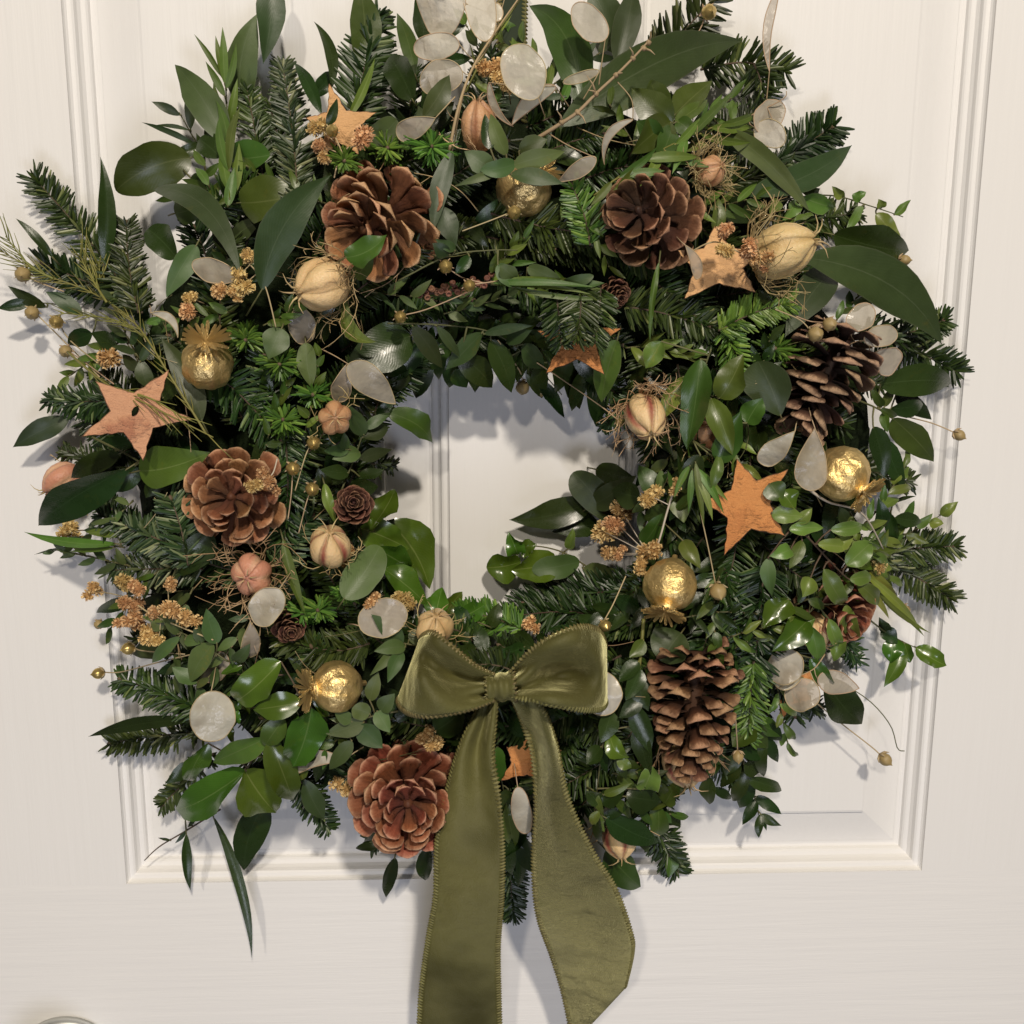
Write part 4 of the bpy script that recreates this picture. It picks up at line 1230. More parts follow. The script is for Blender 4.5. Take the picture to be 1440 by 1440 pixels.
lone('dark round leaf behind the upright willow-leaved stem', 310, 222, 280, 196, 36, 'D', 6, {'p': 'oval'})
lone('dark leaf in the gap right of the big oval leaf', 268, 250, 318, 304, 32, 'D', 6)
lone('dark curved narrow leaf standing beside the hanging bark star', 466, 125, 441, 30, 17, 'R', 10, {'bend': 0.10})
lone('dark leaf leaning over the silvery fir beside the hanging bark star', 452, 160, 414, 88, 20, 'R', 14)
lone('small oval leaf behind the tip of the hanging bark star', 440, 134, 467, 102, 22, 'D', 6, {'p': 'oval'})
lone('broad green leaf rising behind the upright fir', 512, 95, 506, -18, 46, 'M', -4, {'p': 'ovate', 'bend': 0.03})
lone('narrow green blade in front of the upright fir', 488, 168, 527, 82, 12, 'N', 16)
lone('slim dark leaf standing left of the honesty discs', 584, 105, 558, 18, 24, 'R', 6, {'m': 'mid'})
lone('dark upright leaf between the honesty discs and the slim leaf', 596, 60, 588, -18, 28, 'D', 2)
lone('dark leaf lying flat under the middle honesty disc', 662, 82, 586, 100, 20, 'R', 8)
lone('dark leaf behind the upper honesty discs', 612, 42, 655, 36, 26, 'D', 2)
lone('dark eucalyptus leaf in front of the lowest hanging honesty disc', 595, 165, 632, 105, 32, 'E', 20)
lone('dark broad leaf behind the slim leaf by the upright fir', 580, 140, 548, 80, 42, 'D', 2, {'p': 'oval'})
lone('pale grey round leaf above the fresh fir pair', 522, 205, 558, 168, 42, 'O', 10)
lone('broad dark leaf curling over the top of the wreath beside the hanger', 815, 145, 744, 8, 56, 'D', 6, {'bend': 0.13, 'm': 'mid', 'p': 'ovate', 'roll': 0})
lone('dark leaf behind the honesty disc at the top right', 868, 75, 828, -25, 50, 'E', 0)
lone('dark upright leaf crossing behind the bare thorny twig', 866, 90, 890, -20, 40, 'E', 4)
lone('huge lance-shaped eucalyptus leaf behind the bare thorny twig', 785, 178, 1044, 57, 72, 'E', 10, {'bend': -0.06, 'roll': -8})
lone('long folded eucalyptus blade crossing over the pointed leaf', 1018, 182, 1138, 297, 30, 'G', 22, {'bend': -0.05})
lone('pointed eucalyptus leaf stretching out to the door under the fir', 1050, 276, 1198, 204, 44, 'E', 10, {'bend': 0.05})
lone('broad shaded leaf below the pointed eucalyptus leaf', 1005, 305, 1125, 248, 56, 'D', 4)
lone('long broad eucalyptus leaf with fine midrib reaching to the moulding', 1128, 362, 1324, 484, 72, 'E', 18, {'bend': -0.10, 'roll': 8})
lone('folded eucalyptus leaf below the golden pod', 1172, 378, 1104, 474, 52, 'E', 12)
lone('broad dark leaf under the pale curled twig', 1172, 330, 1278, 352, 58, 'D', 8, {'p': 'ovate'})
lone('dark leaf edge below the broad dark leaf by the moulding', 1235, 340, 1268, 398, 34, 'D', 4)
lone('small mid green leaf standing between two pods', 1008, 328, 1010, 278, 20, 'M', 12)
lone('thin wavy leaf hanging between the brown cone and the pale star', 927, 368, 914, 482, 9, 'N', 18, {'wave': 0.4})
lone('long dark leaf reaching out left under the star with bark patches', 98, 588, 18, 629, 32, 'E', 10)
lone('long eucalyptus leaf passing behind the gold head with upright crown', 284, 592, 226, 474, 36, 'E', 14, {'bend': 0.05})
lone('broad dark leaf under the star with bark patches', 196, 662, 295, 636, 58, 'D', 14, {'bend': 0.05, 'm': 'mid'})
lone('dark leaf between the star with bark patches and the blue-glinting leaf', 168, 638, 100, 672, 30, 'D', 14)
lone('big glossy leaf with a blue glint, pointing to the lower left', 178, 660, 54, 739, 60, 'R', 20, {'m': 'dark', 'roll': 20, 'fold': 0.2})
lone('dark leaf below the rosette cone with a tan puff', 296, 748, 255, 810, 44, 'D', 10)
lone('drop-shaped grey eucalyptus leaf above the fresh fir tips', 396, 462, 378, 505, 38, 'B', 20, {'p': 'ovate'})
lone('grey eucalyptus leaf hanging under the pale spotted honesty disc', 430, 482, 438, 545, 28, 'G', 12)
lone('thin green blade running down left of the striped red pod', 398, 758, 430, 866, 15, 'N', 14)
lone('pale curled leaf hanging from the cream pod', 484, 424, 530, 481, 26, 'P', 20, {'bend': 0.28, 'roll': 30, 'wave': 0})
lone('broad dark triangular leaf at the upper left rim of the opening', 578, 472, 486, 520, 66, 'D', 8)
lone('grey oval eucalyptus leaf standing below the striped red pod', 484, 842, 534, 768, 52, 'O', 26, {'m': 'eucg', 'roll': 4})
lone('narrow pale leaf beside the small dark larch cone', 456, 680, 472, 736, 15, 'P', 18)
lone('glossy green leaf lying across the tan rosette cone', 486, 362, 544, 330, 40, 'S', 42, {'bend': 0.10, 'm': 'mid', 'db': 122, 'dt': 128, 'roll': 24, 'fold': 0.3})
lone('small leaf pressed against the foot of the tan rosette cone', 500, 392, 522, 352, 26, 'M', 30, {'db': 108, 'dt': 120, 'roll': -20})
lone('tiny dark leaf crossing the upper point of the star behind tan puffs', 460, 176, 474, 138, 14, 'D', 20, {'db': 96, 'dt': 98})
lone('dark narrow leaf right of the fresh fir pair', 636, 212, 608, 330, 28, 'E', 16)
lone('dark leaf right of the tan rosette cone', 622, 290, 642, 346, 32, 'E', 14)
lone('bright green leaf hanging by the half-hidden orange star', 868, 478, 846, 566, 38, 'N', 16, {'p': 'ovate', 'm': 'pale'})
lone('round grey eucalyptus leaf beside the dark open cone', 1098, 585, 1066, 508, 62, 'F', 18, {'m': 'euc', 'p': 'obov'})
lone('dark eucalyptus leaf stretching into the opening from the right', 838, 702, 716, 731, 42, 'E', 4, {'bend': -0.06, 'm': 'dark', 'p': 'lance'})
lone('grey cut-ended eucalyptus leaf above the leaf in the opening', 868, 742, 806, 664, 46, 'F', 12, {'p': 'obov', 'm': 'euc'})
lone('dark leaf at the right rim of the opening', 838, 660, 892, 672, 30, 'D', 4)
lone('second dark leaf at the right rim of the opening', 830, 712, 895, 668, 34, 'E', 14)
lone('dark leaf below the leaf stretching into the opening', 842, 738, 776, 748, 34, 'D', 0)
lone('long thin dark willow leaf pointing left between two fir sprigs', 272, 1012, 124, 1036, 20, 'R', 18, {'bend': 0.03})
lone('dark hanging leaf below the glossy leaves', 372, 1128, 343, 1224, 46, 'E', 2, {'p': 'ovate', 'm': 'dark', 'bend': 0.05})
lone('grey leaf hanging beside the red rosette cone', 428, 1096, 456, 1152, 30, 'E', 4)
lone('long thin willow leaf dangling over the lower moulding', 300, 1148, 354, 1347, 15, 'R', 6, {'bend': -0.05, 'dt': 22})
lone('small willow leaf dangling beside the budded twig', 262, 1172, 268, 1252, 14, 'R', 6, {'dt': 18})
lone('dark leaf under the dark gold poppy head', 958, 890, 930, 930, 60, 'D', 8, {'p': 'oval', 'm': 'euc'})
lone('large dark leaf behind the honesty cluster', 1160, 958, 1212, 1018, 52, 'D', 0)
lone('pointed leaf hanging beside the end of the velvet tail', 852, 1195, 901, 1247, 46, 'M', 4)
lone('dark leaf crossing over the pink pod beside the velvet tail', 852, 1150, 926, 1184, 38, 'D', 14)
lone('green leaf peeping out left of the velvet tail', 612, 1028, 652, 998, 44, 'M', 4, {'p': 'oval'})
lone('small dark leaf hanging left of the velvet tail', 555, 1206, 543, 1262, 20, 'D', 4)
lone('second small leaf hanging left of the velvet tail', 602, 1192, 598, 1238, 24, 'D', 6)
lone('small dark leaf tip behind the red rosette cone', 530, 1192, 500, 1193, 12, 'D', 4)

G4 = 'leafy stems'
def spr(label, stem, leaves, o=12, kind='G', name='eucalyptus_sprig', cat='eucalyptus sprig', sw=3.0, smat='gstem', group=G4):
    return sprig(name, label, cat, stem, leaves, o, sw, smat, group, kind)
spr('fine three-leaved twig sticking out above the big oval leaf', [(285, 215), (270, 190), (252, 158)],
    [(268, 182, 263, 122, 15), (254, 162, 213, 143, 13), (276, 204, 199, 172, 9), (266, 183, 219, 176, 6)], 10, 'E')
spr('upright willow-leaved stem beside the silvery fir', [(322, 290), (320, 180), (315, 70)],
    [(316, 118, 313, 38, 12), (314, 112, 303, 50, 10), (312, 108, 273, 48, 8), (316, 135, 289, 86, 11), (318, 125, 332, 60, 10), (318, 180, 300, 115, 12), (320, 178, 334, 110, 12),
     (320, 200, 303, 140, 13), (322, 240, 308, 165, 14), (322, 240, 338, 150, 13), (322, 270, 312, 205, 16), (323, 280, 336, 200, 15), (320, 290, 330, 235, 16)], 20, 'N', 'willow_leaf_stem', 'leafy stem')
spr('small dark leaves on a twig at the far left over the flax heads', [(140, 450), (90, 430), (40, 425)],
    [(66, 432, 11, 402, 18, 'R'), (44, 427, -4, 434, 17, 'R'), (116, 442, 64, 410, 24, 'E'), (130, 470, 96, 485, 26, 'D'), (165, 492, 128, 468, 24, 'D')], 14, 'E')
spr('small eucalyptus leaves above the star with bark patches', [(215, 560), (195, 510), (170, 470)],
    [(208, 545, 198, 503, 24), (196, 520, 172, 498, 18), (190, 500, 220, 478, 18), (180, 480, 150, 470, 18, 'D')], 8, 'E')
spr('grey eucalyptus twig spread in front of the half-hidden gold head', [(640, 262), (690, 244), (730, 232), (770, 222)],
    [(692, 238, 653, 213, 32), (725, 230, 676, 240, 25, 'G', {'m': 'eucg', 'p': 'oval'}), (722, 232, 794, 213, 28), (730, 212, 770, 196, 28), (718, 245, 792, 258, 25), (712, 218, 690, 160, 24), (690, 210, 682, 160, 20, 'D'),
     (700, 244, 640, 262, 12), (740, 246, 762, 262, 18, 'D')], 34, 'G')
spr('fork-tipped twig with small round leaves under the tan rosette cone', [(560, 395), (630, 360), (690, 352), (728, 352)],
    [(632, 358, 608, 342, 22, 'E'), (640, 352, 612, 336, 16, 'G'), (700, 372, 728, 402, 26, 'O'), (660, 360, 640, 385, 18, 'D')], 24, 'G')
spr('bunch of narrow lime leaves with oval ones above the opening', [(690, 400), (740, 400), (790, 402)],
    [(692, 398, 842, 405, 10, 'N'), (695, 400, 832, 414, 9, 'N'), (705, 396, 792, 394, 10, 'N'), (720, 404, 862, 420, 8, 'N'), (742, 376, 788, 396, 24, 'O'), (725, 392, 704, 374, 24, 'O'), (790, 398, 835, 388, 18, 'O'), (755, 400, 828, 396, 10, 'N'), (800, 400, 850, 398, 16, 'G')], 26, 'N', 'narrow_leaf_stem', 'leafy stem')
spr('thin arching eucalyptus twig over the upper rim of the opening', [(545, 455), (620, 457), (690, 467), (740, 500), (790, 555)],
    [(580, 458, 622, 518, 28, 'E'), (678, 468, 627, 520, 30, 'E'), (614, 458, 646, 502, 15, 'E'), (680, 470, 750, 458, 15), (712, 482, 748, 464, 22), (735, 484, 766, 518, 30), (690, 478, 719, 552, 34, 'D'), (648, 500, 692, 545, 40, 'D'), (760, 535, 794, 588, 20, 'D'), (768, 418, 792, 464, 20, 'E'), (720, 500, 700, 530, 26, 'D'), (640, 520, 656, 545, 28, 'D'), (770, 510, 745, 540, 26, 'D')], 14, 'E')
spr('cluster of round veined green leaves by the bare thorny twig', [(900, 230), (935, 190), (950, 160)],
    [(946, 172, 888, 124, 46), (948, 162, 1001, 114, 40), (944, 172, 888, 216, 46), (950, 172, 995, 140, 22), (944, 180, 920, 235, 32, 'M'), (952, 170, 978, 190, 26), (940, 165, 915, 112, 34, 'M'), (930, 195, 895, 170, 34, 'M')], 26, 'M', 'green_leaf_cluster', 'leafy stem')
spr('lime green needle-leaved stem running above the brown cone', [(835, 275), (905, 225), (975, 190), (1055, 162)],
    [(870, 250, 925, 205, 12), (880, 245, 935, 240, 14), (905, 225, 985, 222, 16), (920, 220, 990, 226, 14), (935, 212, 1000, 235, 11), (950, 203, 985, 165, 12), (970, 192, 1035, 125, 13), (985, 188, 1056, 200, 12), (1000, 180, 1060, 178, 14), (1010, 178, 1075, 153, 12), (900, 232, 862, 268, 14), (930, 214, 900, 262, 14), (860, 256, 830, 290, 12), (965, 196, 945, 245, 14), (1030, 170, 1030, 140, 14)], 30, 'N', 'narrow_leaf_stem', 'leafy stem', smat='limestem')
spr('pale twig with small curled leaves reaching toward the moulding', [(1060, 300), (1110, 280), (1170, 275), (1225, 290), (1270, 305)],
    [(1130, 278, 1172, 292, 28), (1150, 275, 1120, 262, 20), (1185, 278, 1170, 262, 14), (1200, 282, 1218, 270, 16), (1232, 300, 1268, 341, 22, 'P', {'fold': 0.12, 'roll': 10, 'curl': 0.05}), (1258, 302, 1281, 281, 12), (1212, 290, 1188, 333, 14), (1120, 285, 1100, 310, 20), (1095, 282, 1082, 300, 18), (1240, 292, 1235, 280, 14)], 16, 'P', 'pale_leaf_twig', 'leafy stem')
spr('small eucalyptus twig with paired leaves at the left rim of the opening', [(480, 690), (500, 640), (512, 605), (520, 590)],
    [(512, 612, 486, 568, 25), (514, 602, 550, 580, 16), (510, 616, 547, 600, 24, 'E'), (506, 636, 467, 646, 26), (490, 632, 455, 634, 18), (505, 645, 551, 632, 20, 'E'), (486, 632, 484, 608, 16), (486, 690, 532, 684, 30, 'D'), (490, 665, 450, 660, 22, 'D'), (505, 670, 540, 660, 18, 'D')], 18, 'G')
spr('pair of dark pointed leaves tipping into the opening below the honesty', [(520, 580), (545, 582)],
    [(545, 580, 608, 623, 36, 'S', {'m': 'mid', 'bend': -0.10}), (530, 585, 556, 562, 16, 'D')], 10, 'M', 'leaf_sprig', 'leaf sprig')
spr('curly glossy leaves at the left rim of the opening', [(500, 790), (530, 765), (550, 745)],
    [(518, 748, 555, 688, 42, 'C', {'roll': 30}), (545, 732, 604, 828, 64, 'C', {'bend': -0.08}), (505, 742, 575, 772, 48, 'C'), (528, 770, 578, 800, 46, 'C'), (560, 800, 580, 840, 46, 'C'), (540, 800, 600, 850, 40, 'S')], 12, 'C', 'glossy_leaf_sprig', 'leaf sprig')
spr('pale folded leaves at the lower rim of the opening', [(600, 880), (630, 865), (650, 868)],
    [(612, 868, 622, 826, 36, 'S'), (628, 862, 650, 832, 26, 'S'), (650, 868, 682, 850, 30, 'S'), (690, 882, 702, 848, 22, 'D'), (660, 880, 640, 850, 20, 'D')], 2, 'S', 'leaf_sprig', 'leaf sprig')
spr('glossy round leaves on a twisted twig inside the opening', [(830, 800), (790, 776), (745, 768), (722, 782)],
    [(728, 780, 715, 748, 28, 'C'), (730, 770, 755, 765, 26, 'C'), (732, 790, 684, 798, 44, 'C', {'p': 'oval'}), (785, 796, 718, 802, 48, 'S'), (815, 790, 748, 802, 36, 'O'), (800, 772, 806, 742, 16, 'P'), (820, 800, 880, 808, 24, 'G')], 6, 'S', 'glossy_leaf_sprig', 'leaf sprig')
spr('long wavy leaves hanging between the two wispy pods', [(1000, 490), (985, 540), (975, 620)],
    [(930, 480, 908, 518, 30, 'P'), (960, 530, 934, 588, 30, 'P'), (985, 505, 966, 632, 44, 'P', {'m': 'mid'}), (1012, 560, 1045, 498, 44, 'P', {'m': 'mid'}), (1012, 650, 1042, 578, 38, 'P', {'m': 'mid'}), (1050, 595, 1072, 560, 38, 'P', {'m': 'mid'}), (1000, 560, 1030, 640, 34, 'P', {'m': 'mid'}), (985, 640, 960, 690, 28, 'D'), (1010, 640, 1000, 690, 18, 'P')], 22, 'P', 'wavy_leaf_stem', 'leafy stem')
spr('leafy dark rosette beside the dark open cone', [(1205, 562), (1240, 578), (1275, 605)],
    [(1238, 540, 1337, 540, 48, 'D'), (1255, 588, 1313, 649, 42, 'D', {'m': 'mid'}), (1228, 600, 1244, 672, 32, 'D'), (1245, 620, 1272, 684, 28, 'D'), (1252, 575, 1298, 568, 26, 'D'), (1240, 572, 1225, 545, 14, 'M'), (1244, 572, 1258, 545, 14, 'M'), (1242, 580, 1248, 608, 14, 'M'), (1238, 575, 1262, 585, 12, 'M'), (1260, 555, 1310, 590, 26, 'D')], 18, 'D', 'leaf_rosette', 'leafy stem')
spr('tuft of narrow leaves hanging left of the orange star', [(975, 640), (982, 680), (990, 700)],
    [(975, 660, 986, 724, 11), (978, 660, 1002, 732, 12), (980, 658, 1018, 722, 12), (974, 660, 968, 722, 10), (982, 662, 1024, 705, 10), (970, 655, 948, 700, 10), (978, 650, 990, 740, 10)], 24, 'N', 'narrow_leaf_stem', 'leafy stem')
spr('broad leaves behind the white twig of tan puffs', [(905, 740), (925, 700), (940, 670)],
    [(925, 700, 898, 654, 32, 'M'), (950, 690, 962, 735, 34, 'M'), (905, 765, 932, 722, 32, 'M'), (900, 700, 860, 690, 40, 'D'), (960, 760, 985, 800, 24, 'P'), (940, 720, 905, 730, 30, 'D')], 12, 'M', 'leaf_sprig', 'leaf sprig')
spr('pale curly-leaved twig right of the orange star', [(1075, 705), (1130, 750), (1190, 812), (1230, 830)],
    [(1110, 745, 1158, 742, 20), (1085, 722, 1130, 726, 26), (1112, 772, 1082, 782, 24), (1168, 745, 1212, 738, 22), (1190, 795, 1226, 762, 34), (1158, 800, 1186, 848, 28), (1140, 812, 1128, 840, 24), (1080, 785, 1086, 838, 22, 'G'), (1100, 690, 1118, 716, 30, 'S'), (1082, 680, 1100, 705, 34, 'M'), (1170, 770, 1200, 752, 22), (1195, 815, 1225, 812, 22), (1205, 820, 1235, 850, 24), (1150, 765, 1195, 770, 20), (1120, 735, 1142, 715, 18), (1128, 760, 1110, 800, 20, 'M')], 24, 'P', 'pale_leaf_twig', 'leafy stem', sw=4, smat='twig')
spr('small dark leaves beside the moulding above the two crossing fir sprigs', [(1235, 745), (1260, 728)],
    [(1258, 728, 1296, 734, 22, 'D'), (1248, 718, 1256, 768, 20, 'D'), (1255, 708, 1288, 698, 6, 'D'), (1240, 740, 1235, 700, 22, 'D')], 12, 'D', 'leaf_sprig', 'leaf sprig')
spr('lime needle-leaved stems poking out under the crossing fir sprigs', [(1190, 795), (1235, 835), (1290, 885)],
    [(1215, 805, 1290, 878, 12), (1225, 820, 1308, 890, 10), (1235, 830, 1300, 895, 10), (1220, 800, 1262, 838, 12), (1210, 810, 1250, 870, 10)], 12, 'L', 'narrow_leaf_stem', 'leafy stem', smat='limestem')
spr('glossy wavy leaves above the honesty cluster', [(1150, 850), (1120, 880), (1100, 920)],
    [(1108, 842, 1074, 884, 36, 'C'), (1136, 872, 1086, 916, 40, 'C'), (1140, 880, 1150, 930, 26, 'P'), (1190, 850, 1200, 900, 26, 'P'), (1140, 925, 1170, 960, 26, 'C'), (1185, 890, 1172, 930, 22, 'P'), (1165, 870, 1180, 905, 20, 'P')], 18, 'C', 'glossy_leaf_sprig', 'leaf sprig')
spr('small leafy twig dangling over the moulding at the lower right', [(1215, 865), (1250, 892), (1290, 912)],
    [(1258, 898, 1252, 932, 30, 'S'), (1288, 910, 1331, 936, 28, 'S'), (1272, 912, 1243, 966, 22, 'S'), (1240, 885, 1262, 905, 22, 'D'), (1272, 905, 1280, 932, 22, 'S'), (1250, 890, 1236, 868, 16, 'D')], 10, 'S', 'leaf_sprig', 'leaf sprig')
spr('feathered leafy twig with paired leaves hanging over the lower moulding', [(1035, 1040), (1052, 1090), (1062, 1125), (1070, 1160)],
    [(1050, 1095, 1099, 1112, 22), (1056, 1096, 1040, 1136, 24), (1063, 1120, 1099, 1145, 17), (1063, 1124, 1044, 1160, 17), (1070, 1145, 1067, 1178, 13), (1070, 1145, 1099, 1161, 13), (1072, 1152, 1078, 1168, 6), (1048, 1085, 1030, 1126, 22), (1040, 1072, 1014, 1108, 24), (1046, 1075, 1070, 1085, 24), (1040, 1055, 1080, 1060, 22), (1038, 1060, 1022, 1090, 22)], 6, 'D', 'leafy_twig', 'leafy stem')
spr('dark leaves below the tall cone and the honesty cluster', [(1040, 1000), (1070, 1030), (1085, 1060)],
    [(1060, 1020, 1030, 1050, 40, 'M'), (1072, 1040, 1074, 1092, 20, 'D'), (1078, 1035, 1094, 1072, 18, 'D'), (1060, 1015, 1100, 1035, 26, 'M'), (1050, 1010, 1080, 1052, 36, 'M'), (1075, 1020, 1098, 1042, 22, 'D')], 8, 'M', 'leaf_sprig', 'leaf sprig')
spr('small pair of leaves hanging under the tall cone', [(985, 1060), (998, 1095)],
    [(998, 1092, 998, 1131, 24, 'D'), (1003, 1108, 1028, 1123, 14, 'D'), (985, 1080, 1015, 1075, 28, 'D')], 2, 'D', 'leaf_sprig', 'leaf sprig')
spr('leafy stem with pale buds right of the velvet tail', [(850, 1030), (842, 1090), (835, 1150)],
    [(858, 1030, 885, 1065, 26, 'S', {'bend': 0.2}), (868, 1065, 888, 1080, 18, 'P'), (905, 1110, 918, 1078, 34, 'P', {'p': 'oval'}), (880, 1120, 930, 1128, 40, 'D'), (845, 1130, 880, 1108, 28, 'D'), (842, 1130, 825, 1112, 24, 'D'), (838, 1145, 850, 1170, 14, 'P'), (842, 1140, 832, 1160, 14, 'P'), (845, 1050, 825, 1075, 26, 'D'), (935, 1130, 950, 1105, 30, 'M'), (945, 1120, 955, 1100, 22, 'M'), (860, 1000, 845, 1045, 30, 'D'), (895, 1020, 915, 1090, 28, 'D')], 14, 'D', 'leafy_branch', 'leafy stem')
spr('green leaves with a tiny dangling twig at the lower end of the wreath', [(905, 1090), (928, 1140), (945, 1200)],
    [(925, 1130, 922, 1176, 30, 'M'), (932, 1142, 957, 1163, 20, 'D'), (945, 1200, 940, 1234, 20, 'M'), (948, 1202, 962, 1216, 12, 'D'), (944, 1212, 965, 1228, 5, 'D')], 8, 'M', 'leafy_twig', 'leafy stem')
spr('tall leafy stem left of the tall cone', [(905, 870), (900, 930), (890, 1000)],
    [(900, 940, 880, 985, 26, 'D'), (895, 950, 912, 1000, 28, 'D'), (898, 930, 870, 960, 24, 'D'), (892, 990, 915, 1060, 30, 'D'), (905, 900, 885, 925, 22, 'M'), (900, 980, 870, 1010, 24, 'D')], 16, 'D', 'leafy_branch', 'leafy stem', sw=6, smat='limestem')
spr('big glossy leaves on a thick stem at the lower left', [(425, 985), (385, 1020), (345, 1085)],
    [(395, 930, 333, 985, 50, 'S', {'p': 'oval'}), (424, 988, 356, 998, 38, 'S'), (438, 995, 412, 1078, 58, 'S', {'p': 'ovate'}), (346, 1084, 247, 1138, 54, 'S', {'bend': -0.04}), (344, 1082, 388, 1143, 64, 'S'), (380, 1040, 412, 1125, 46, 'S'), (292, 1045, 268, 1098, 34, 'S', {'roll': 25}), (375, 1038, 300, 1072, 36, 'P', {'m': 'pale'}), (268, 1072, 232, 1102, 20, 'D'), (400, 1010, 372, 1050, 34, 'M')], 20, 'S', 'glossy_leaf_sprig', 'leaf sprig', sw=5, smat='twig')
spr('grey eucalyptus twig among the thicket of tan puffs', [(320, 930), (275, 900), (235, 880)],
    [(250, 892, 226, 856, 18), (228, 885, 214, 868, 20), (305, 905, 290, 856, 26), (284, 905, 278, 876, 16), (252, 895, 214, 932, 18), (260, 900, 282, 905, 18), (300, 905, 268, 960, 32), (278, 960, 242, 938, 24), (240, 870, 200, 868, 18), (330, 930, 352, 905, 20)], 18, 'G')
spr('grey eucalyptus twig beside the gold head with the sideways crown', [(560, 1000), (515, 1010), (485, 1030)],
    [(520, 985, 532, 945, 22), (512, 1016, 458, 1032, 26), (520, 1004, 495, 996, 28, 'O'), (505, 1020, 538, 1052, 34), (495, 1042, 463, 1082, 24), (530, 1000, 548, 1030, 24), (535, 1000, 555, 975, 24), (495, 1015, 470, 1000, 20)], 20, 'G')
spr('grey eucalyptus leaves in front of the honesty disc by the left bow loop', [(600, 910), (570, 905), (555, 900)],
    [(566, 906, 522, 864, 26), (570, 910, 526, 916, 22), (575, 900, 600, 890, 24), (560, 912, 520, 950, 16), (565, 915, 545, 960, 22)], 24, 'G')
spr('narrow leaves fanning out to the left below the blue-glinting leaf', [(175, 770), (130, 762)],
    [(165, 765, 34, 748, 15, 'N'), (160, 770, 98, 776, 9, 'N'), (110, 768, 48, 780, 4, 'R'), (165, 755, 120, 748, 12, 'N')], 12, 'N', 'narrow_leaf_stem', 'leafy stem')
spr('dark stem with leaves passing under the star with bark patches', [(130, 615), (180, 640), (235, 672)],
    [(160, 640, 130, 672, 26, 'D'), (190, 655, 160, 690, 34, 'D'), (230, 665, 205, 700, 30, 'D')], 10, 'D', 'leafy_branch', 'leafy stem', sw=4)
spr('leaves showing in the gap between the velvet tails', [(705, 1000), (700, 1060), (712, 1130)],
    [(698, 1050, 700, 1098, 34, 'M', {'p': 'oval'}), (712, 1130, 722, 1192, 26, 'M'), (722, 1000, 745, 1040, 40, 'D'), (706, 1000, 690, 1042, 34, 'M'), (715, 1110, 702, 1160, 20, 'D'), (740, 1180, 755, 1230, 34, 'D'), (690, 1150, 720, 1230, 36, 'D')], -2, 'M', 'leaf_sprig', 'leaf sprig')
spr('budded bare twig pointing to the lower moulding', [(310, 1138), (262, 1168), (225, 1190), (203, 1210)],
    [(262, 1168, 246, 1186, 6, 'R'), (265, 1162, 282, 1140, 6, 'R'), (240, 1182, 222, 1178, 4, 'R')], 4, 'R', 'bare_twig', 'twig', sw=3, smat='twig')
# bare and dried twigs
spr('bare thorny straw-coloured twig lying over the huge eucalyptus leaf', [(755, 195, 92), (782, 178, 95), (812, 158, 98), (838, 132, 98), (866, 106, 98), (890, 82, 96), (912, 58, 92)], [], 10, 'N', 'bare_twig', 'twig', sw=6.0, smat='straw')
tw = bpy.data.objects[[o.name for o in bpy.data.objects if o.get('label', '').startswith('bare thorny')][0]]
mb = MB()
for (x, y, d, dx, dy, L_) in ((912, 60, 92, 0.2, -1, 16), (905, 68, 93, 0.9, 0.5, 18), (890, 82, 96, -0.3, -1, 16), (866, 106, 98, 0.8, -0.3, 12), (838, 132, 98, -0.5, -1, 26), (838, 132, 98, -0.8, -0.4, 14), (812, 158, 98, 0.6, 0.8, 20), (790, 172, 96, -0.4, -1, 16)):
    p = P(x, y, d); e = P(x + dx * L_, y + dy * L_, d + 5)
    mb.tube([p, (p + e) / 2 + Vector((0.0006, 0, 0.0004)), e], [S(p) * 2.2, S(p) * 1.3, S(p) * 0.3], 6, 0.4)
    mb.blob(p, e - p, S(p) * 4.0, S(p) * 10, 6, 0.2)
mb.part('thorns', M['straw'], tw)
spr('upright straw stalk left of the tan papery pod', [(632, 212, 84), (645, 150, 88), (665, 95, 84), (700, 40, 70), (735, -10, 50)], [], 10, 'N', 'bare_twig', 'twig', sw=5, smat='straw')
spr('green flower stalk crossing the hanger', [(655, 130, 74), (690, 60, 62), (735, -5, 48)], [(690, 60, 720, 20, 3, 'L'), (670, 100, 660, 60, 3, 'L')], 10, 'L', 'bare_twig', 'twig', sw=4, smat='limestem')
spr('white twig curving under the gold head with the sideways-down crown', [(1140, 690, 92), (1165, 706, 92), (1212, 722, 84), (1242, 772, 66)], [], 10, 'N', 'bare_twig', 'twig', sw=4.5, smat='whitetwig')
def broom(label, mains, sides, o=22):
    p0 = mains[0][0]
    t = thing('broom_twig', label, 'twig', P(p0[0], p0[1], H(*p0) + o), 'yellow-green broom twigs')
    for mn in mains:
        path = [(x, y, H(x, y) + o) for (x, y) in mn]
        pts = [P(*q) for q in catmull(path, 6 * len(path))]
        mb = MB(); n = len(pts)
        mb.tube(pts, [S(pts[0]) * (1.9 - 1.2 * i / n) for i in range(n)], 6, 0.5)
        r = random.Random(int(mn[0][0]))
        for i in range(3, n - 1):       # thread-like leaves along the stem
            for sg in (-1, 1):
                if r.random() < sides:
                    tg = (pts[i] - pts[i - 1]).normalized(); vd = (CAM_C - pts[i]).normalized(); sd = tg.cross(vd)
                    ln = S(pts[i]) * r.uniform(18, 48)
                    d = (tg * r.uniform(0.7, 1.0) + sd * sg * r.uniform(0.2, 0.55) + vd * r.uniform(-0.1, 0.3)).normalized()
                    mb.tube([pts[i], pts[i] + d * ln * 0.5, pts[i] + (d + tg * 0.15) * ln], [S(pts[i]) * 0.95, S(pts[i]) * 0.85, S(pts[i]) * 0.3], 4, r.random())
        mb.part('stem', M['limestem'], t)
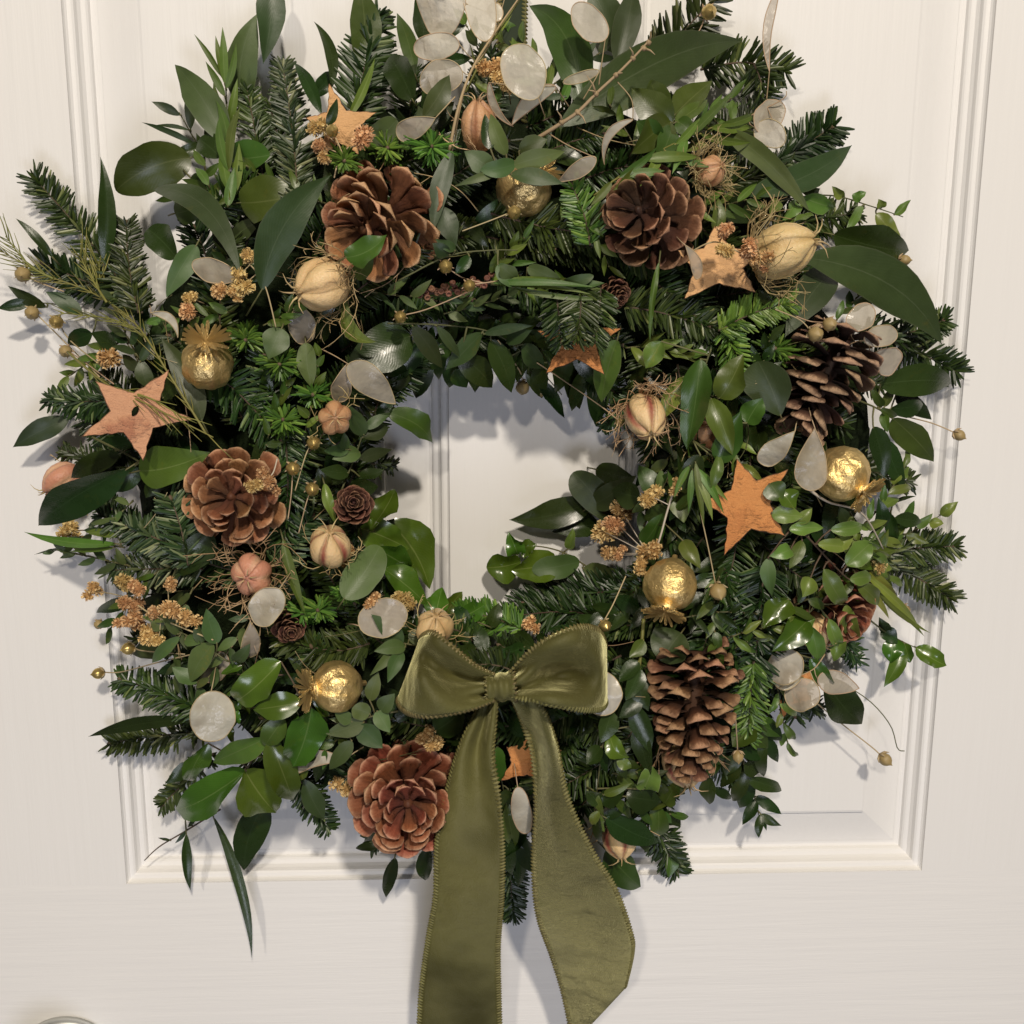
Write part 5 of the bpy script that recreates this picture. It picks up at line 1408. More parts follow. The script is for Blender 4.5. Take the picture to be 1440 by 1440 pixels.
broom('forked yellow-green broom twig spread across the dark fir at the far left', [[(290, 610), (240, 530), (190, 455), (130, 412), (60, 385), (0, 352)], [(205, 475), (160, 450), (85, 440)], [(150, 425), (125, 385), (112, 358)], [(142, 420), (141, 400), (139, 368)], [(75, 392), (40, 372), (8, 332)]], 0.75)
broom('thin broom twig lying across the star with bark patches', [[(95, 495), (150, 540), (210, 570), (300, 615)], [(160, 545), (215, 562), (262, 590)]], 0.35, 34)

# ================================================================== fine sprigs woven over the body
FGr = 'fine leafy twigs woven over the wreath'
KEEP = [(193, 585, 70), (490, 170, 50), (1010, 385, 55), (1060, 715, 62), (812, 500, 36), (291, 500, 52), (735, 262, 50), (1190, 672, 52), (940, 835, 55), (462, 965, 55), (535, 312, 85), (912, 308, 75), (331, 697, 78), (573, 1118, 88),
        (1158, 535, 80), (974, 1000, 78), (453, 401, 45), (1100, 352, 48), (471, 588, 30), (464, 768, 36), (354, 808, 36), (611, 882, 34), (908, 586, 36), (705, 965, 110), (640, 960, 90), (780, 950, 95), (650, 1150, 70), (790, 1150, 70), (497, 710, 36)]
fs = random.Random(77)
ADJ = {'P': 'pale curly', 'M': 'mid green', 'G': 'grey eucalyptus', 'D': 'dark', 'N': 'narrow-leaved', 'S': 'glossy', 'E': 'dull eucalyptus'}
def fine(zone, n, kinds, ll, lw, o=10, cnt=8, sl=112):
    x0, y0, x1, y1 = zone; made = 0; tries = 0
    while made < n and tries < n * 30:
        tries += 1
        x, y = fs.uniform(x0, x1), fs.uniform(y0, y1)
        u = U(x, y)
        if u < 0.10 or u > 0.97 or any(math.hypot(x - a, y - b) < r for a, b, r in KEEP): continue
        made += 1
        k = fs.choice(kinds)
        base = math.atan2(-(y - RC[1]), x - RC[0])
        dirn = base + (0.9 if u > 0.5 else -1.9) * fs.choice((-1, 1, 1)) * fs.uniform(0.3, 1.2)
        L = sl * fs.uniform(0.7, 1.25); cv = fs.uniform(-0.35, 0.35)
        st = [(x + (q - 0.5) * L * math.cos(dirn) - cv * L * q * (1 - q) * math.sin(dirn), y - (q - 0.5) * L * math.sin(dirn) - cv * L * q * (1 - q) * math.cos(dirn)) for q in (0, 0.33, 0.67, 1.0)]
        lv = []
        for q in range(cnt):
            v_ = 0.08 + 0.92 * q / (cnt - 1)
            g = v_ * 2.999; kk = int(g); w_ = g - kk
            bx = st[kk][0] + (st[min(3, kk + 1)][0] - st[kk][0]) * w_; by = st[kk][1] + (st[min(3, kk + 1)][1] - st[kk][1]) * w_
            sg = 1 if q % 2 else -1
            ang = dirn + sg * fs.uniform(0.45, 1.1) * (1 - 0.55 * v_)
            l2 = ll * fs.uniform(0.7, 1.15) * (1 - 0.3 * v_)
            lv.append((bx, by, bx + l2 * math.cos(ang), by - l2 * math.sin(ang), lw * fs.uniform(0.75, 1.2), k, {'roll': fs.uniform(-45, 45), 'o': fs.uniform(0, 7)}))
        sprig('fine_twig', between(ADJ[k] + ' twig woven in between %s and %s', x, y), 'leafy twig', st, lv, o=o, sw=2.4, group=FGr)
fine((1070, 690, 1250, 900), 5, 'PPM', 36, 13, 12)
fine((1000, 860, 1220, 1060), 4, 'PMD', 36, 12, 8)
fine((900, 470, 1090, 700), 5, 'MPD', 46, 14, 10)
fine((860, 140, 1110, 300), 4, 'MNN', 46, 12, 12)
fine((1020, 260, 1270, 470), 3, 'MPD', 39, 13, 8)
fine((560, 300, 880, 490), 6, 'MGN', 39, 11, 8)
fine((820, 980, 960, 1190), 4, 'DMM', 41, 15, 8)
fine((230, 880, 470, 1110), 5, 'GSM', 39, 13, 10)
fine((60, 440, 290, 660), 3, 'NEM', 39, 11, 8)
fine((80, 690, 290, 900), 3, 'NGM', 36, 10, 8)
fine((290, 180, 480, 470), 4, 'NMG', 41, 12, 8)
fine((540, 40, 860, 230), 4, 'MNE', 43, 13, 6)
fine((360, 420, 520, 700), 3, 'GMN', 34, 11, 8)
fine((830, 640, 960, 880), 3, 'DMG', 39, 13, 4)
fine((1180, 560, 1300, 800), 3, 'DMP', 39, 14, 8)
# dry strands that stray over the leaves
GS = 'thin dry strands straying over the wreath'
for i in range(34):
    while True:
        x, y = fs.uniform(80, 1300), fs.uniform(60, 1130)
        if 0.12 < U(x, y) < 0.9 and not any(math.hypot(x - a, y - b) < r * 0.8 for a, b, r in KEEP[23:27]): break
    an = fs.uniform(0, 6.28); L = fs.uniform(45, 120); cv = fs.uniform(-0.35, 0.35)
    path = []
    for q in (0, 0.33, 0.67, 1.0):
        px_ = x + (q - 0.5) * L * math.cos(an) - cv * L * 4 * q * (1 - q) * 0.5 * math.sin(an); py_ = y - (q - 0.5) * L * math.sin(an) - cv * L * 4 * q * (1 - q) * 0.5 * math.cos(an)
        path.append((px_, py_, max(12, H(px_, py_) + 4 + 16 * q)))
    pts = [P(*q) for q in catmull(path, 14)]
    t = thing('dry_strand', between('thin dry strand straying between %s and %s', x, y), 'dry stalk', pts[0], GS)
    mb = MB(); mb.tube(pts, [S(pts[0]) * (0.9 - 0.04 * k) for k in range(14)], 5, fs.random())
    for k in (6, 8, 10):
        if fs.random() < 0.5:
            dv = (pts[k] - pts[k - 1]).normalized(); e = pts[k] + (dv + Vector((fs.uniform(-.8, .8), -0.3, fs.uniform(-.8, .8)))).normalized() * L * 0.22 * S(pts[0])
            mb.tube([pts[k], (pts[k] + e) / 2, e], S(pts[0]) * 0.45, 4, fs.random())
    mb.part('strand', M[fs.choice(('straw', 'wisp', 'gstem'))], t)

pts = [P(*q) for q in catmull([(1175, 955, 40), (1222, 985, 36), (1252, 1020, 32), (1262, 1052, 28), (1272, 1056, 28)], 16)]
t = thing('dry_strand', 'long thin curved strand hooked at its end over the lower right moulding', 'dry stalk', pts[0], GS)
mb = MB(); mb.tube(pts, S(pts[0]) * 0.8, 5, 0.5); mb.part('strand', M['gstem'], t)

# ================================================================== pine cones
GC = 'pine cones wired into the wreath'
def cone_at(label, x, y, d, axis, L_px, R_px, N, **k):
    c = P(x, y, d); s = S(c)
    return cone(label, c, axis, L_px * s, R_px * s, N, group=GC, **k)
cone_at('wide open tan pine cone with a glossy leaf lying across it', 533, 312, 90, dirv(-0.42, -0.32, 1), 120, 86, 52, mat='cone_tan', open0=84, open1=40, seed=3, miss=0.08, tipr=0.6, wide=0.85, thick=0.9, jit=15, cup=1.2)
cone_at('brown open pine cone above the pale bark star', 912, 306, 90, dirv(-0.50, 0.15, 1), 115, 71, 50, mat='cone_brown', open0=88, open1=40, seed=5, thick=1.0, tipr=0.6, wide=0.92, jit=11, cup=1.0)
cone_at('brown rosette pine cone with a tan flower puff on it', 331, 697, 88, dirv(0.10, 0.15, 1), 105, 74, 46, mat='cone_tan', open0=86, open1=36, seed=8, tipr=0.5, wide=0.92, thick=1.0, jit=11, cup=1.0)
cone_at('reddish rosette pine cone at the left of the velvet tail', 573, 1118, 86, dirv(0.08, 0.22, 1), 110, 84, 62, mat='cone_red', open0=86, open1=34, seed=13, tipr=0.44, wide=0.85, thick=1.0, jit=10, cup=1.0)
cone_at('dark open pine cone seen from the side with pale scale lips', 1160, 532, 86, dirv(-0.45, -0.95, 0.12), 150, 62, 56, mat='cone_dark', open0=98, open1=46, seed=21, thick=1.4, wide=1.25, tipr=0.7, cup=0.4, ridge=0.4, jit=11)
cone_at('tall brown pine cone hanging upright beside the bow', 974, 1000, 90, dirv(-0.04, -0.95, 0.15), 170, 64, 84, mat='cone_brown', open0=112, open1=45, seed=34, thick=1.3, wide=0.95, tipr=0.55, jit=9)
cone_at('reddish cone half buried behind the pale curly leaves', 1175, 852, 58, dirv(0.3, -0.3, 0.9), 80, 62, 36, mat='cone_red', open0=85, open1=30, seed=40, wide=1.1)
def lcone(label, x, y, d, ax, R, seed, mat='cone_small'):
    c = P(x, y, d); s = S(c)
    return cone(label, c, ax, R * 1.5 * s, R * s, 48, mat=mat, open0=72, open1=18, seed=seed, group='small larch cones', cat='larch cone', name='larch_cone', wide=1.15, tipr=0.35)
lcone('small dark larch cone at the left rim of the opening', 497, 710, 84, dirv(0.15, 0.35, 1), 30, 51)
lcone('small dark red larch cone below the creased white honesty disc', 407, 880, 82, dirv(0.3, -0.2, 1), 26, 52)
lcone('small brown larch cone below the brown pine cone', 864, 412, 84, dirv(0.35, -0.35, 0.8), 24, 53)
# strip of woody capsules
t = thing('capsule_twig', 'dark twig crusted with tiny round woody capsules above the opening', 'twig', P(595, 413, H(595, 413) + 12))
path = [P(x, y, H(x, y) + 12) for (x, y) in ((592, 413), (620, 411), (650, 406), (692, 396))]
mb = MB(); mb.tube(path, S(path[0]) * 3, 6, 0.2); mb.part('stem', M['twig'], t)
rr = random.Random(4)
for i in range(26):
    u = i / 25 * 2.999; k = int(u); q = path[k].lerp(path[k + 1], u - k); s = S(q)
    off = Vector((rr.uniform(-2, 2), -rr.uniform(2, 9), rr.uniform(-9, 9))) * s
    V, F = lathe([(2.2 * s, -3 * s), (4.6 * s, 0), (4.4 * s, 3 * s), (2.6 * s, 3.2 * s), (2.2 * s, 1 * s), (0.3 * s, 0.6 * s)], 10, q + off, frame(Vector((rr.uniform(-.3, .3), -1, off.z / (9 * s)))))
    part('capsule', V, F, M['cone_small'], t, origin=q + off, attr=[0.75] * len(V))

# ================================================================== stars
star('whole bark star with rough reddish bark patches and a small hole', [(134, 536), (237, 520), (270, 590), (201, 648), (115, 614)], 'star_pink', 96, tilt=(-4, 4), hole=(190, 578))
star('bark star hanging behind two tan flower puffs', [(463, 118), (530, 158), (505, 218), (450, 224), (430, 166)], 'star_pale', 76, tilt=(0, 4))
star('pale bark star with its two lower points showing under the brown cone', [(1005, 318), (1072, 352), (1063, 411), (962, 421), (948, 352)], 'star_pale', 90, tilt=(0, 6), inner=0.52)
star('orange bark star beside the pale curly-leaved twig', [(1036, 645), (1108, 660), (1104, 754), (1018, 782), (988, 704)], 'star', 98, tilt=(2, 2), inner=0.50)
star('orange bark star half hidden above the opening', [(815, 425), (874, 462), (850, 527), (768, 525), (755, 465)], 'star', 80, tilt=(0, 4), inner=0.46)
star('bark star corner showing in the gap between the velvet tails', [(745, 1030), (790, 1055), (775, 1100), (704, 1098), (712, 1050)], 'star', 78, inner=0.6)
star('dark reddish bark star point below the honesty cluster', [(1110, 925), (1150, 945), (1140, 985), (1094, 1020), (1082, 955)], 'star', 52, inner=0.55)

# ================================================================== gold poppy heads
poppy('gold poppy head with its fan-like crown upright, beside the star with bark patches', 291, 512, 92, 36, dirv(0.16, 0.78, 0.60), crown=0.98, lift=12)
poppy('gold poppy head half hidden under the grey eucalyptus twig', 736, 266, 80, 38, dirv(0.72, 0.55, 0.42), crown=0.75, lift=15)
poppy('gold poppy head next to the drop-shaped honesty disc', 1183, 666, 92, 38, dirv(0.62, -0.56, 0.58), crown=0.80, lift=8)
poppy('gold poppy head with its crown pointing down, under the tan puffs', 942, 822, 92, 37, dirv(-0.25, -0.76, 0.60), crown=0.85, lift=10)
poppy('gold poppy head with its crown pointing sideways, above the glossy leaves', 474, 965, 92, 35, dirv(-0.86, 0.08, 0.50), crown=0.95, lift=12)

# ================================================================== love-in-a-mist pods
nigella('large cream pod with thin wispy threads below the tan rosette cone', 453, 401, 102, 37, dirv(-0.75, -0.30, 0.6), 'nig_cream', 1.0, wisps=32, wl=1.8)
nigella('large golden ribbed pod in a nest of threads beside the pale star', 1100, 352, 100, 38, dirv(0.80, 0.30, 0.5), 'nig_gold', 1.15, wisps=48, wl=2.0)
nigella('brown star-faced pod by the left rim of the opening', 471, 588, 92, 23, dirv(0.15, 0.1, 1), 'nig_brown', 0.9, wisps=6, horns=5, hl=0.35)
nigella('cream pod with dark red stripes above the grey oval leaf', 464, 768, 92, 29, dirv(0.10, 0.75, 0.65), 'nig_red', 1.05, wisps=9, wl=1.3)
nigella('pink star-faced pod in a wide nest of threads', 354, 808, 90, 28, dirv(-0.05, 0.05, 1), 'nig_pink', 0.9, wisps=48, wl=2.4, hl=0.3)
nigella('cream pod peeping over the left bow loop', 611, 882, 92, 26, dirv(0.10, 0.75, 0.6), 'nig_cream', 1.0, wisps=12, wl=1.4)
nigella('cream and red pod in wiry threads at the right rim of the opening', 908, 586, 90, 29, dirv(0.1, -0.55, 0.8), 'nig_red', 1.2, wisps=50, wl=2.1)
nigella('golden pod hidden behind the long wavy leaves', 1002, 606, 78, 28, dirv(0.1, 0.3, 0.9), 'nig_brown', 1.1, wisps=14)
nigella('dry brown pod with a frizzy nest of threads above the pale star', 1000, 240, 86, 21, dirv(0.55, 0.25, 0.8), 'nig_brown', 0.9, wisps=85, wl=2.1)
nigella('tan papery pod standing under the large honesty disc', 673, 178, 88, 26, dirv(-0.05, 0.95, 0.35), 'nig_brown', 1.25, wisps=6)
nigella('pinkish pod peeping out behind the blue-glinting leaf by the door', 88, 676, 32, 24, dirv(-0.7, -0.5, 0.3), 'nig_pink', 1.1, wisps=7)
nigella('striped pink pod with hooked horns beside the velvet tail', 872, 1178, 50, 24, dirv(0.05, -0.9, 0.4), 'nig_red', 1.1, wisps=10)
nigella('cream pod with red stripes and long horns hanging under the tall cone', 962, 1070, 72, 30, dirv(0.15, -0.9, 0.35), 'nig_red', 1.1, wisps=16)
nigella('pale pod tucked behind the glossy wavy leaves', 1142, 885, 62, 24, dirv(0.3, -0.6, 0.6), 'nig_cream', 1.1, wisps=14)

# ================================================================== honesty
honesty('cluster of large cream honesty discs at the top by the hanger', [(655, 5, 585, -5, 52, {'bend': -0.3, 'db': 66}), (684, 58, 665, -35, 46, {'db': 74}), (646, 62, 582, 70, 36, {'db': 74}), (700, 30, 694, 5, 22, {'db': 66, 'p': 'disc'}), (650, 100, 592, 122, 46, {'db': 70, 'm': 'hong'})],
        stalk=[(640, 190, 70), (658, 110, 68), (690, 60, 66), (712, -10, 60)], o=10)
honesty('large oval cream honesty disc above the tan papery pod', [(757, 137, 716, 66, 60, {'db': 104, 'dt': 100, 'roll': 4})], o=20)
honesty('narrow folded honesty half beside the large oval disc', [(781, 121, 720, 176, 22, {'bend': 0.10, 'db': 104, 'p': 'ovate'}), (688, 116, 722, 178, 11, {'bend': 0.14, 'db': 100, 'm': 'hong', 'p': 'narrow'})], stalk=[(800, 150, 88), (790, 135, 96), (781, 121, 104)])
honesty('honesty disc standing on a stalk over the dark top leaves', [(851, 56, 806, 8, 40, {'db': 84})], stalk=[(842, 120, 84), (846, 90, 86), (851, 56, 84)])
honesty('small narrow honesty disc under the standing one', [(843, 100, 792, 116, 14, {'db': 92, 'm': 'hong'})], stalk=[(820, 140, 88), (835, 115, 92), (843, 100, 92)])
honesty('grey translucent honesty disc above the fresh fir pair', [(612, 166, 558, 190, 30, {'db': 92, 'm': 'hong', 'p': 'obov'})], stalk=[(640, 136, 90), (612, 166, 92)])
honesty('leaf-like dry honesty half on a bent stalk by the half-hidden gold head', [(838, 222, 785, 256, 22, {'db': 102, 'm': 'hong', 'p': 'ovate'})], stalk=[(772, 188, 92), (800, 205, 98), (838, 222, 102)])
honesty('thin curled honesty strip over the veined green leaves', [(890, 168, 850, 232, 12, {'bend': 0.22, 'db': 96, 'p': 'narrow'})], stalk=[(868, 115, 92), (888, 140, 96), (890, 168, 96)])
honesty('narrow twisted honesty strip hanging against the door', [(1082, 100, 1093, -12, 13, {'bend': -0.08, 'db': 44, 'dt': 44, 'p': 'obov', 'm': 'hong'})], stalk=[(1078, 140, 40), (1082, 100, 44)])
honesty('pair of glassy honesty discs by the fir at the upper right', [(1062, 180, 1100, 145, 40, {'db': 66, 'm': 'hong'}), (1104, 200, 1062, 178, 36, {'db': 72, 'm': 'hon'})], stalk=[(1050, 165, 60), (1100, 140, 62), (1106, 128, 62)])
honesty('pale spotted honesty disc among tan puffs at the upper left', [(332, 388, 270, 372, 34, {'db': 92, 'm': 'hong'})])
honesty('thin crescent honesty strip beside the upright gold crown', [(212, 440, 250, 475, 12, {'bend': -0.24, 'db': 92, 'p': 'narrow'})])
honesty('brown-grey honesty disc hanging under the large cream pod', [(424, 432, 424, 484, 38, {'db': 90, 'm': 'hong'})])
honesty('grey folded honesty pair at the upper left rim of the opening', [(490, 512, 556, 568, 42, {'db': 88, 'm': 'hong', 'p': 'ovate', 'wave': 0.12}), (488, 512, 476, 565, 28, {'db': 86, 'm': 'hong', 'p': 'obov'})], stalk=[(450, 490, 80), (470, 500, 86), (490, 512, 88)])
honesty('creased white honesty disc under the pink pod', [(393, 828, 360, 878, 46, {'db': 104, 'dt': 100, 'wave': 0.12})])
honesty('curled honesty shell under the creased white disc', [(352, 874, 343, 926, 28, {'db': 96, 'bend': -0.1, 'p': 'obov', 'm': 'hong', 'wave': 0.14})])
honesty('grey honesty disc half behind the grey eucalyptus twig', [(318, 920, 288, 958, 34, {'db': 78, 'm': 'hong'})])
honesty('smooth cream honesty disc with two notches over the fir at the lower left', [(297, 972, 303, 1042, 62, {'db': 92, 'dt': 90, 'roll': 0})])
honesty('pale honesty half under the glossy leaf beside the red rosette cone', [(485, 1068, 410, 1084, 26, {'db': 90, 'bend': 0.10, 'p': 'obov'})])
honesty('grey round honesty disc left of the bow with two tan puffs', [(505, 880, 572, 858, 54, {'db': 88, 'dt': 90, 'm': 'hong'})])
honesty('bean-shaped honesty disc in the gap between the velvet tails', [(728, 1107, 740, 1172, 28, {'db': 90})])
honesty('round white honesty disc peeping out behind the right bow loop', [(838, 945, 858, 1004, 56, {'db': 96, 'dt': 96, 'wave': 0.1})])
honesty('drop-shaped honesty disc beside the gold head and the orange star', [(1146, 602, 1140, 690, 44, {'db': 108, 'dt': 106, 'p': 'drop', 'm': 'hong'})])
honesty('cracked glassy honesty shell hanging under the dark open cone', [(1118, 606, 1070, 652, 34, {'db': 104, 'p': 'drop', 'm': 'hon'})])
honesty('pair of pale honesty halves on top of the dark open cone', [(1195, 462, 1226, 430, 36, {'db': 94, 'm': 'hong'}), (1215, 478, 1262, 470, 30, {'db': 92, 'm': 'hong'}), (1226, 500, 1264, 512, 42, {'db': 84, 'm': 'hong', 'p': 'obov'})], stalk=[(1185, 490, 84), (1205, 480, 88), (1222, 480, 86)])
honesty('cluster of creased honesty discs at the lower right', [(1128, 925, 1080, 950, 48, {'db': 88, 'wave': 0.12}), (1150, 965, 1105, 985, 46, {'db': 84, 'm': 'hong', 'wave': 0.1}), (1150, 955, 1208, 968, 34, {'db': 78, 'm': 'hong', 'p': 'ovate'}), (1095, 968, 1118, 935, 34, {'db': 80})], stalk=[(1160, 920, 74), (1145, 940, 80), (1125, 950, 84)])
honesty('dry spoon-shaped honesty strip lying over the pale star', [(964, 345, 982, 392, 16, {'db': 110, 'p': 'obov', 'bend': -0.08, 'm': 'hong'})])

# ================================================================== dried flowers
dried('two tan flower puffs in front of the hanging bark star', [(450, 180, 17), (454, 205, 14), (508, 197, 20), (458, 222, 12)], [(470, 250), (480, 215), (500, 205)], o=30)
dried('tan flower puff under the large honesty disc at the top', [(690, 95, 18), (702, 112, 14), (712, 122, 10)], None, o=24)
dried('spray of tan puffs beside the pale spotted honesty disc', [(347, 362, 15), (342, 400, 19), (314, 410, 16), (330, 410, 12)], [(388, 460), (372, 400), (350, 370)], o=26)
dried('tan puff behind the thin crescent honesty strip', [(262, 436, 17), (270, 420, 12)], None, o=16)
dried('tan puff left above the star with bark patches', [(156, 508, 20)], None, o=16)
dried('tan flower puff sitting on the rosette cone', [(358, 682, 14, 122), (374, 672, 15, 124), (384, 686, 11, 122)], [(390, 645, 112), (384, 665, 120), (374, 674, 122)], smat='whitetwig')
dried('tan puff at the far left under the blue-glinting leaf', [(98, 747, 18)], None, o=14)
dried('thicket of tan puffs at the lower left', [(132, 831, 14), (174, 820, 16), (192, 826, 15), (236, 820, 12), (184, 848, 16), (188, 868, 17), (172, 876, 12), (212, 862, 13), (245, 855, 18), (262, 872, 16), (210, 896, 16), (222, 905, 12)],
      [(300, 900), (250, 880), (210, 862), (180, 840)], o=22)
dried('pair of tan puffs on the grey honesty disc left of the bow', [(528, 842, 12), (520, 850, 11), (568, 844, 16)], None, o=26)
dried('tan puff beside the striped red pod', [(482, 790, 14), (490, 778, 12)], None, o=16)
dried('tan puff peeping over the bow knot', [(745, 878, 13)], None, o=14)
dried('tan puffs on the pale star and the golden pod', [(1020, 326, 14, 114), (1018, 350, 15, 112), (1052, 350, 17, 114), (1072, 362, 16, 114), (1075, 375, 10, 114)], [(970, 355, 104), (1005, 340, 110), (1040, 355, 112)])
dried('white twig of tan puffs above the gold head with the downward crown', [(846, 746, 22), (866, 735, 18), (876, 722, 18), (915, 698, 19), (950, 685, 12), (858, 782, 15), (872, 778, 11), (918, 776, 17), (902, 792, 15)],
      [(950, 680), (938, 720), (925, 765), (912, 780)], o=24, smat='whitetwig', sw=3)
dried('tan puff by the moulding at the end of the white twig', [(1232, 790, 16)], None, o=16)
dried('tan puff above the red rosette cone', [(598, 1034, 14), (608, 1048, 15)], None, o=26)
dried('frizzy tan puff left of the red rosette cone', [(488, 1105, 18)], None, o=4)

# ================================================================== flax heads
flax('gold seed head on a curved stalk below the half-hidden gold poppy', 723, 299, 10, [(690, 310), (650, 325)], 34)
flax('gold seed head right of the tan rosette cone', 627, 375, 10, [(650, 390), (680, 398)], 24)
flax('shiny gold seed head on the capsule twig', 660, 402, 9, [(680, 398), (700, 395)], 28)
flax('gold seed head above the broad triangular leaf', 563, 446, 9, [(600, 435), (660, 410)], 22)
flax('gold seed head under the brown star-faced pod, topmost of three', 441, 623, 10, [(430, 640), (415, 690)], 24)
flax('gold seed head left in the group of three by the fir', 412, 659, 10, [(410, 690), (405, 730)], 24)
flax('gold seed head lowest of three by the fir', 439, 688, 10, [(430, 710), (420, 750)], 24)
flax('dark seed head dangling over the door at the far left', 45, 440, 10, [(70, 460), (110, 500), (140, 530)], 20, 'flaxdry')
flax('round gold seed head beside the dark dangling one', 79, 453, 10, [(100, 480), (150, 520)], 24, 'flax')
flax('small seed head above the star with bark patches', 92, 494, 9, [(120, 510), (160, 540)], 22, 'flaxdry')
flax('gold seed head on the lime broom twig', 32, 386, 11, [(50, 395), (90, 410)], 24, 'flaxdry')
flax('dry open seed head dangling into the opening from above', 735, 545, 10, [(730, 520), (700, 478)], 18, 'flaxdry', axis=(0, -0.7, 0.7))
flax('closed seed bud dangling beside the dry open head', 761, 550, 7, [(760, 535), (755, 510)], 18, 'flaxdry', axis=(0, -1, 0.3))
flax('small gold seed head at the end of the arching stalk', 872, 594, 7, [(850, 575), (800, 540), (755, 510)], 22, 'flax')
flax('cream seed head lower on the dark open cone', 1147, 470, 11, [(1125, 450), (1090, 435)], 44, 'flaxdry', d=116)
flax('cream seed head higher on the dark open cone', 1167, 456, 10, [(1140, 452), (1120, 445)], 44, 'flaxdry', d=118)
flax('dark seed head sticking out over the moulding', 1349, 612, 8, [(1310, 595), (1270, 585)], 16, 'flaxdry', axis=(0.7, -0.4, 0.4))
flax('green-gold seed head beside the gold head with the downward crown', 1010, 832, 12, [(998, 780), (985, 720)], 26, 'flaxdry', axis=(0.1, -0.5, 0.8))
flax('round cream seed head above the right bow loop', 851, 880, 9, [(862, 850), (880, 810)], 30, 'flax')
flax('gold seed bud dangling left under the tan thicket', 139, 878, 7, [(160, 880), (200, 880)], 14, 'flaxdry')
flax('gold seed head dangling left below the tan thicket', 180, 912, 9, [(200, 915), (260, 920)], 16, 'flax', axis=(-0.6, 0, 0.6))
flax('gold seed head on a thin horizontal stalk at the lower left', 138, 947, 8, [(170, 945), (220, 932), (270, 920)], 16, 'flax', axis=(-0.8, 0, 0.5))
flax('seed head on a long thin stalk over the moulding at the lower right', 1245, 1068, 9, [(1225, 1050), (1180, 1015), (1150, 990)], 14, 'flaxdry', axis=(0.6, -0.5, 0.5))
flax('round seed head hanging over the feathered leafy twig', 1038, 1064, 8, [(1036, 1035), (1034, 1005)], 26, 'flaxdry', axis=(0, -0.8, 0.5))
flax('seed head over the broad dark leaf beside the upper moulding', 1272, 366, 8, [(1240, 362), (1200, 358)], 20, 'flaxdry', axis=(0.8, 0, 0.4))
flax('gold seed head in the fir at the upper right', 997, 17, 11, [(985, 40), (960, 80)], 26, 'flax')
flax('small gold seed head in the lime needle-leaved stems', 1272, 858, 8, [(1250, 840), (1220, 815)], 22, 'flaxdry')
flax('gold seed head beside the hanging bark star', 467, 184, 9, [(475, 200), (485, 225)], 40, 'flax')

# ================================================================== hanger and bow
def ribbon(name, stations, mat, parent, n=44, m=14, bulge=0.0, edges=True, edge_sides=(0, 1), wrink=None, stitch=True, belly=None):
    """stations: ((x, y, d) one edge, (x, y, d) other edge)"""
    A = catmull([s_[0] for s_ in stations], n); B = catmull([s_[1] for s_ in stations], n)
    V = []; F = []; UV = []
    for i in range(n):
        for k in range(m + 1):
            u = k / m
            q = tuple(a + (b - a) * u for a, b in zip(A[i], B[i]))
            d = q[2] + bulge * 4 * u * (1 - u)
            if wrink: d += wrink(i / (n - 1), u)
            V.append(P(q[0], q[1], d)); UV.append((i / (n - 1), u))
    for i in range(n - 1):
        for k in range(m):
            F.append((i * (m + 1) + k, i * (m + 1) + k + 1, (i + 1) * (m + 1) + k + 1, (i + 1) * (m + 1) + k))
    o = part(name, V, F, M[mat], parent, origin=V[0], uv=UV)
    md = o.modifiers.new('thickness', 'SOLIDIFY'); md.thickness = 0.0009; md.offset = 0
    if stitch:
        for e in edge_sides:
            ln = [V[i * (m + 1) + (0 if e == 0 else m)] for i in range(n)]
            inn = [V[i * (m + 1) + (1 if e == 0 else m - 1)] for i in range(n)]
            mb = MB()
            s = S(ln[0])
            acc = 0.0; step = s * 6.6
            tot = 0
            for i in range(n - 1):
                seg = ln[i + 1] - ln[i]; L = seg.length
                while acc < L:
                    p = ln[i] + seg * (acc / L)
                    tg = seg.normalized(); iw = (inn[i] - ln[i]).normalized()
                    mb.blob(p + iw * s * 1.2, iw * 0.9 + tg * 0.45, s * 2.7, s * 11.5, 5, rng.uniform(0.2, 0.9))
                    acc += step
                acc -= L
            mb.tube(ln, s * 1.5, 5, 0.6)
            mb.part('edging', M['edging'], o, origin=V[0], kind='stuff')
    return o
t = thing('hanging_ribbon', 'dark green velvet strap running up the door behind the honesty discs', 'ribbon', P(718, 140, 20))
ribbon('strap', [((700, 170, 40), (738, 170, 40)), ((701, 60, 22), (738, 60, 22)), ((702, -40, 6), (740, -40, 6)), ((702, -110, 4), (742, -110, 4))], 'velvetd', t, n=14, m=4)

bow = thing('bow', 'olive green velvet ribbon bow with braided edges and two long tails', 'bow', P(705, 968, 104))
def gs(t_, c, w): return math.exp(-((t_ - c) / w) ** 2)
def wr_left(t_, u):
    e = math.exp(-t_ / 0.20) if t_ < 0.6 else math.exp(-(1 - t_) / 0.1)
    return 11 * e * math.sin(u * 14 + 0.9) + 13 * math.sin(PI * u) * gs(t_, 0.40, 0.14) - 20 * gs(t_, 0.21, 0.13) * gs(u, 0.42, 0.15) - 12 * gs(t_, 0.36, 0.07) * gs(u, 0.32, 0.13) + 8 * gs(t_, 0.24, 0.10) * gs(u, 0.76, 0.15)
def wr_right(t_, u):
    e = math.exp(-t_ / 0.18) if t_ < 0.6 else math.exp(-(1 - t_) / 0.1)
    return 10 * e * math.sin(u * 12 + 2) + 10 * math.sin(PI * u) * gs(t_, 0.50, 0.10) - 30 * gs(t_, 0.31, 0.15) * gs(u, 0.55, 0.20) + 9 * gs(t_, 0.26, 0.12) * gs(u, 0.88, 0.10) + 8 * gs(t_, 0.3, 0.12) * gs(u, 0.15, 0.12)
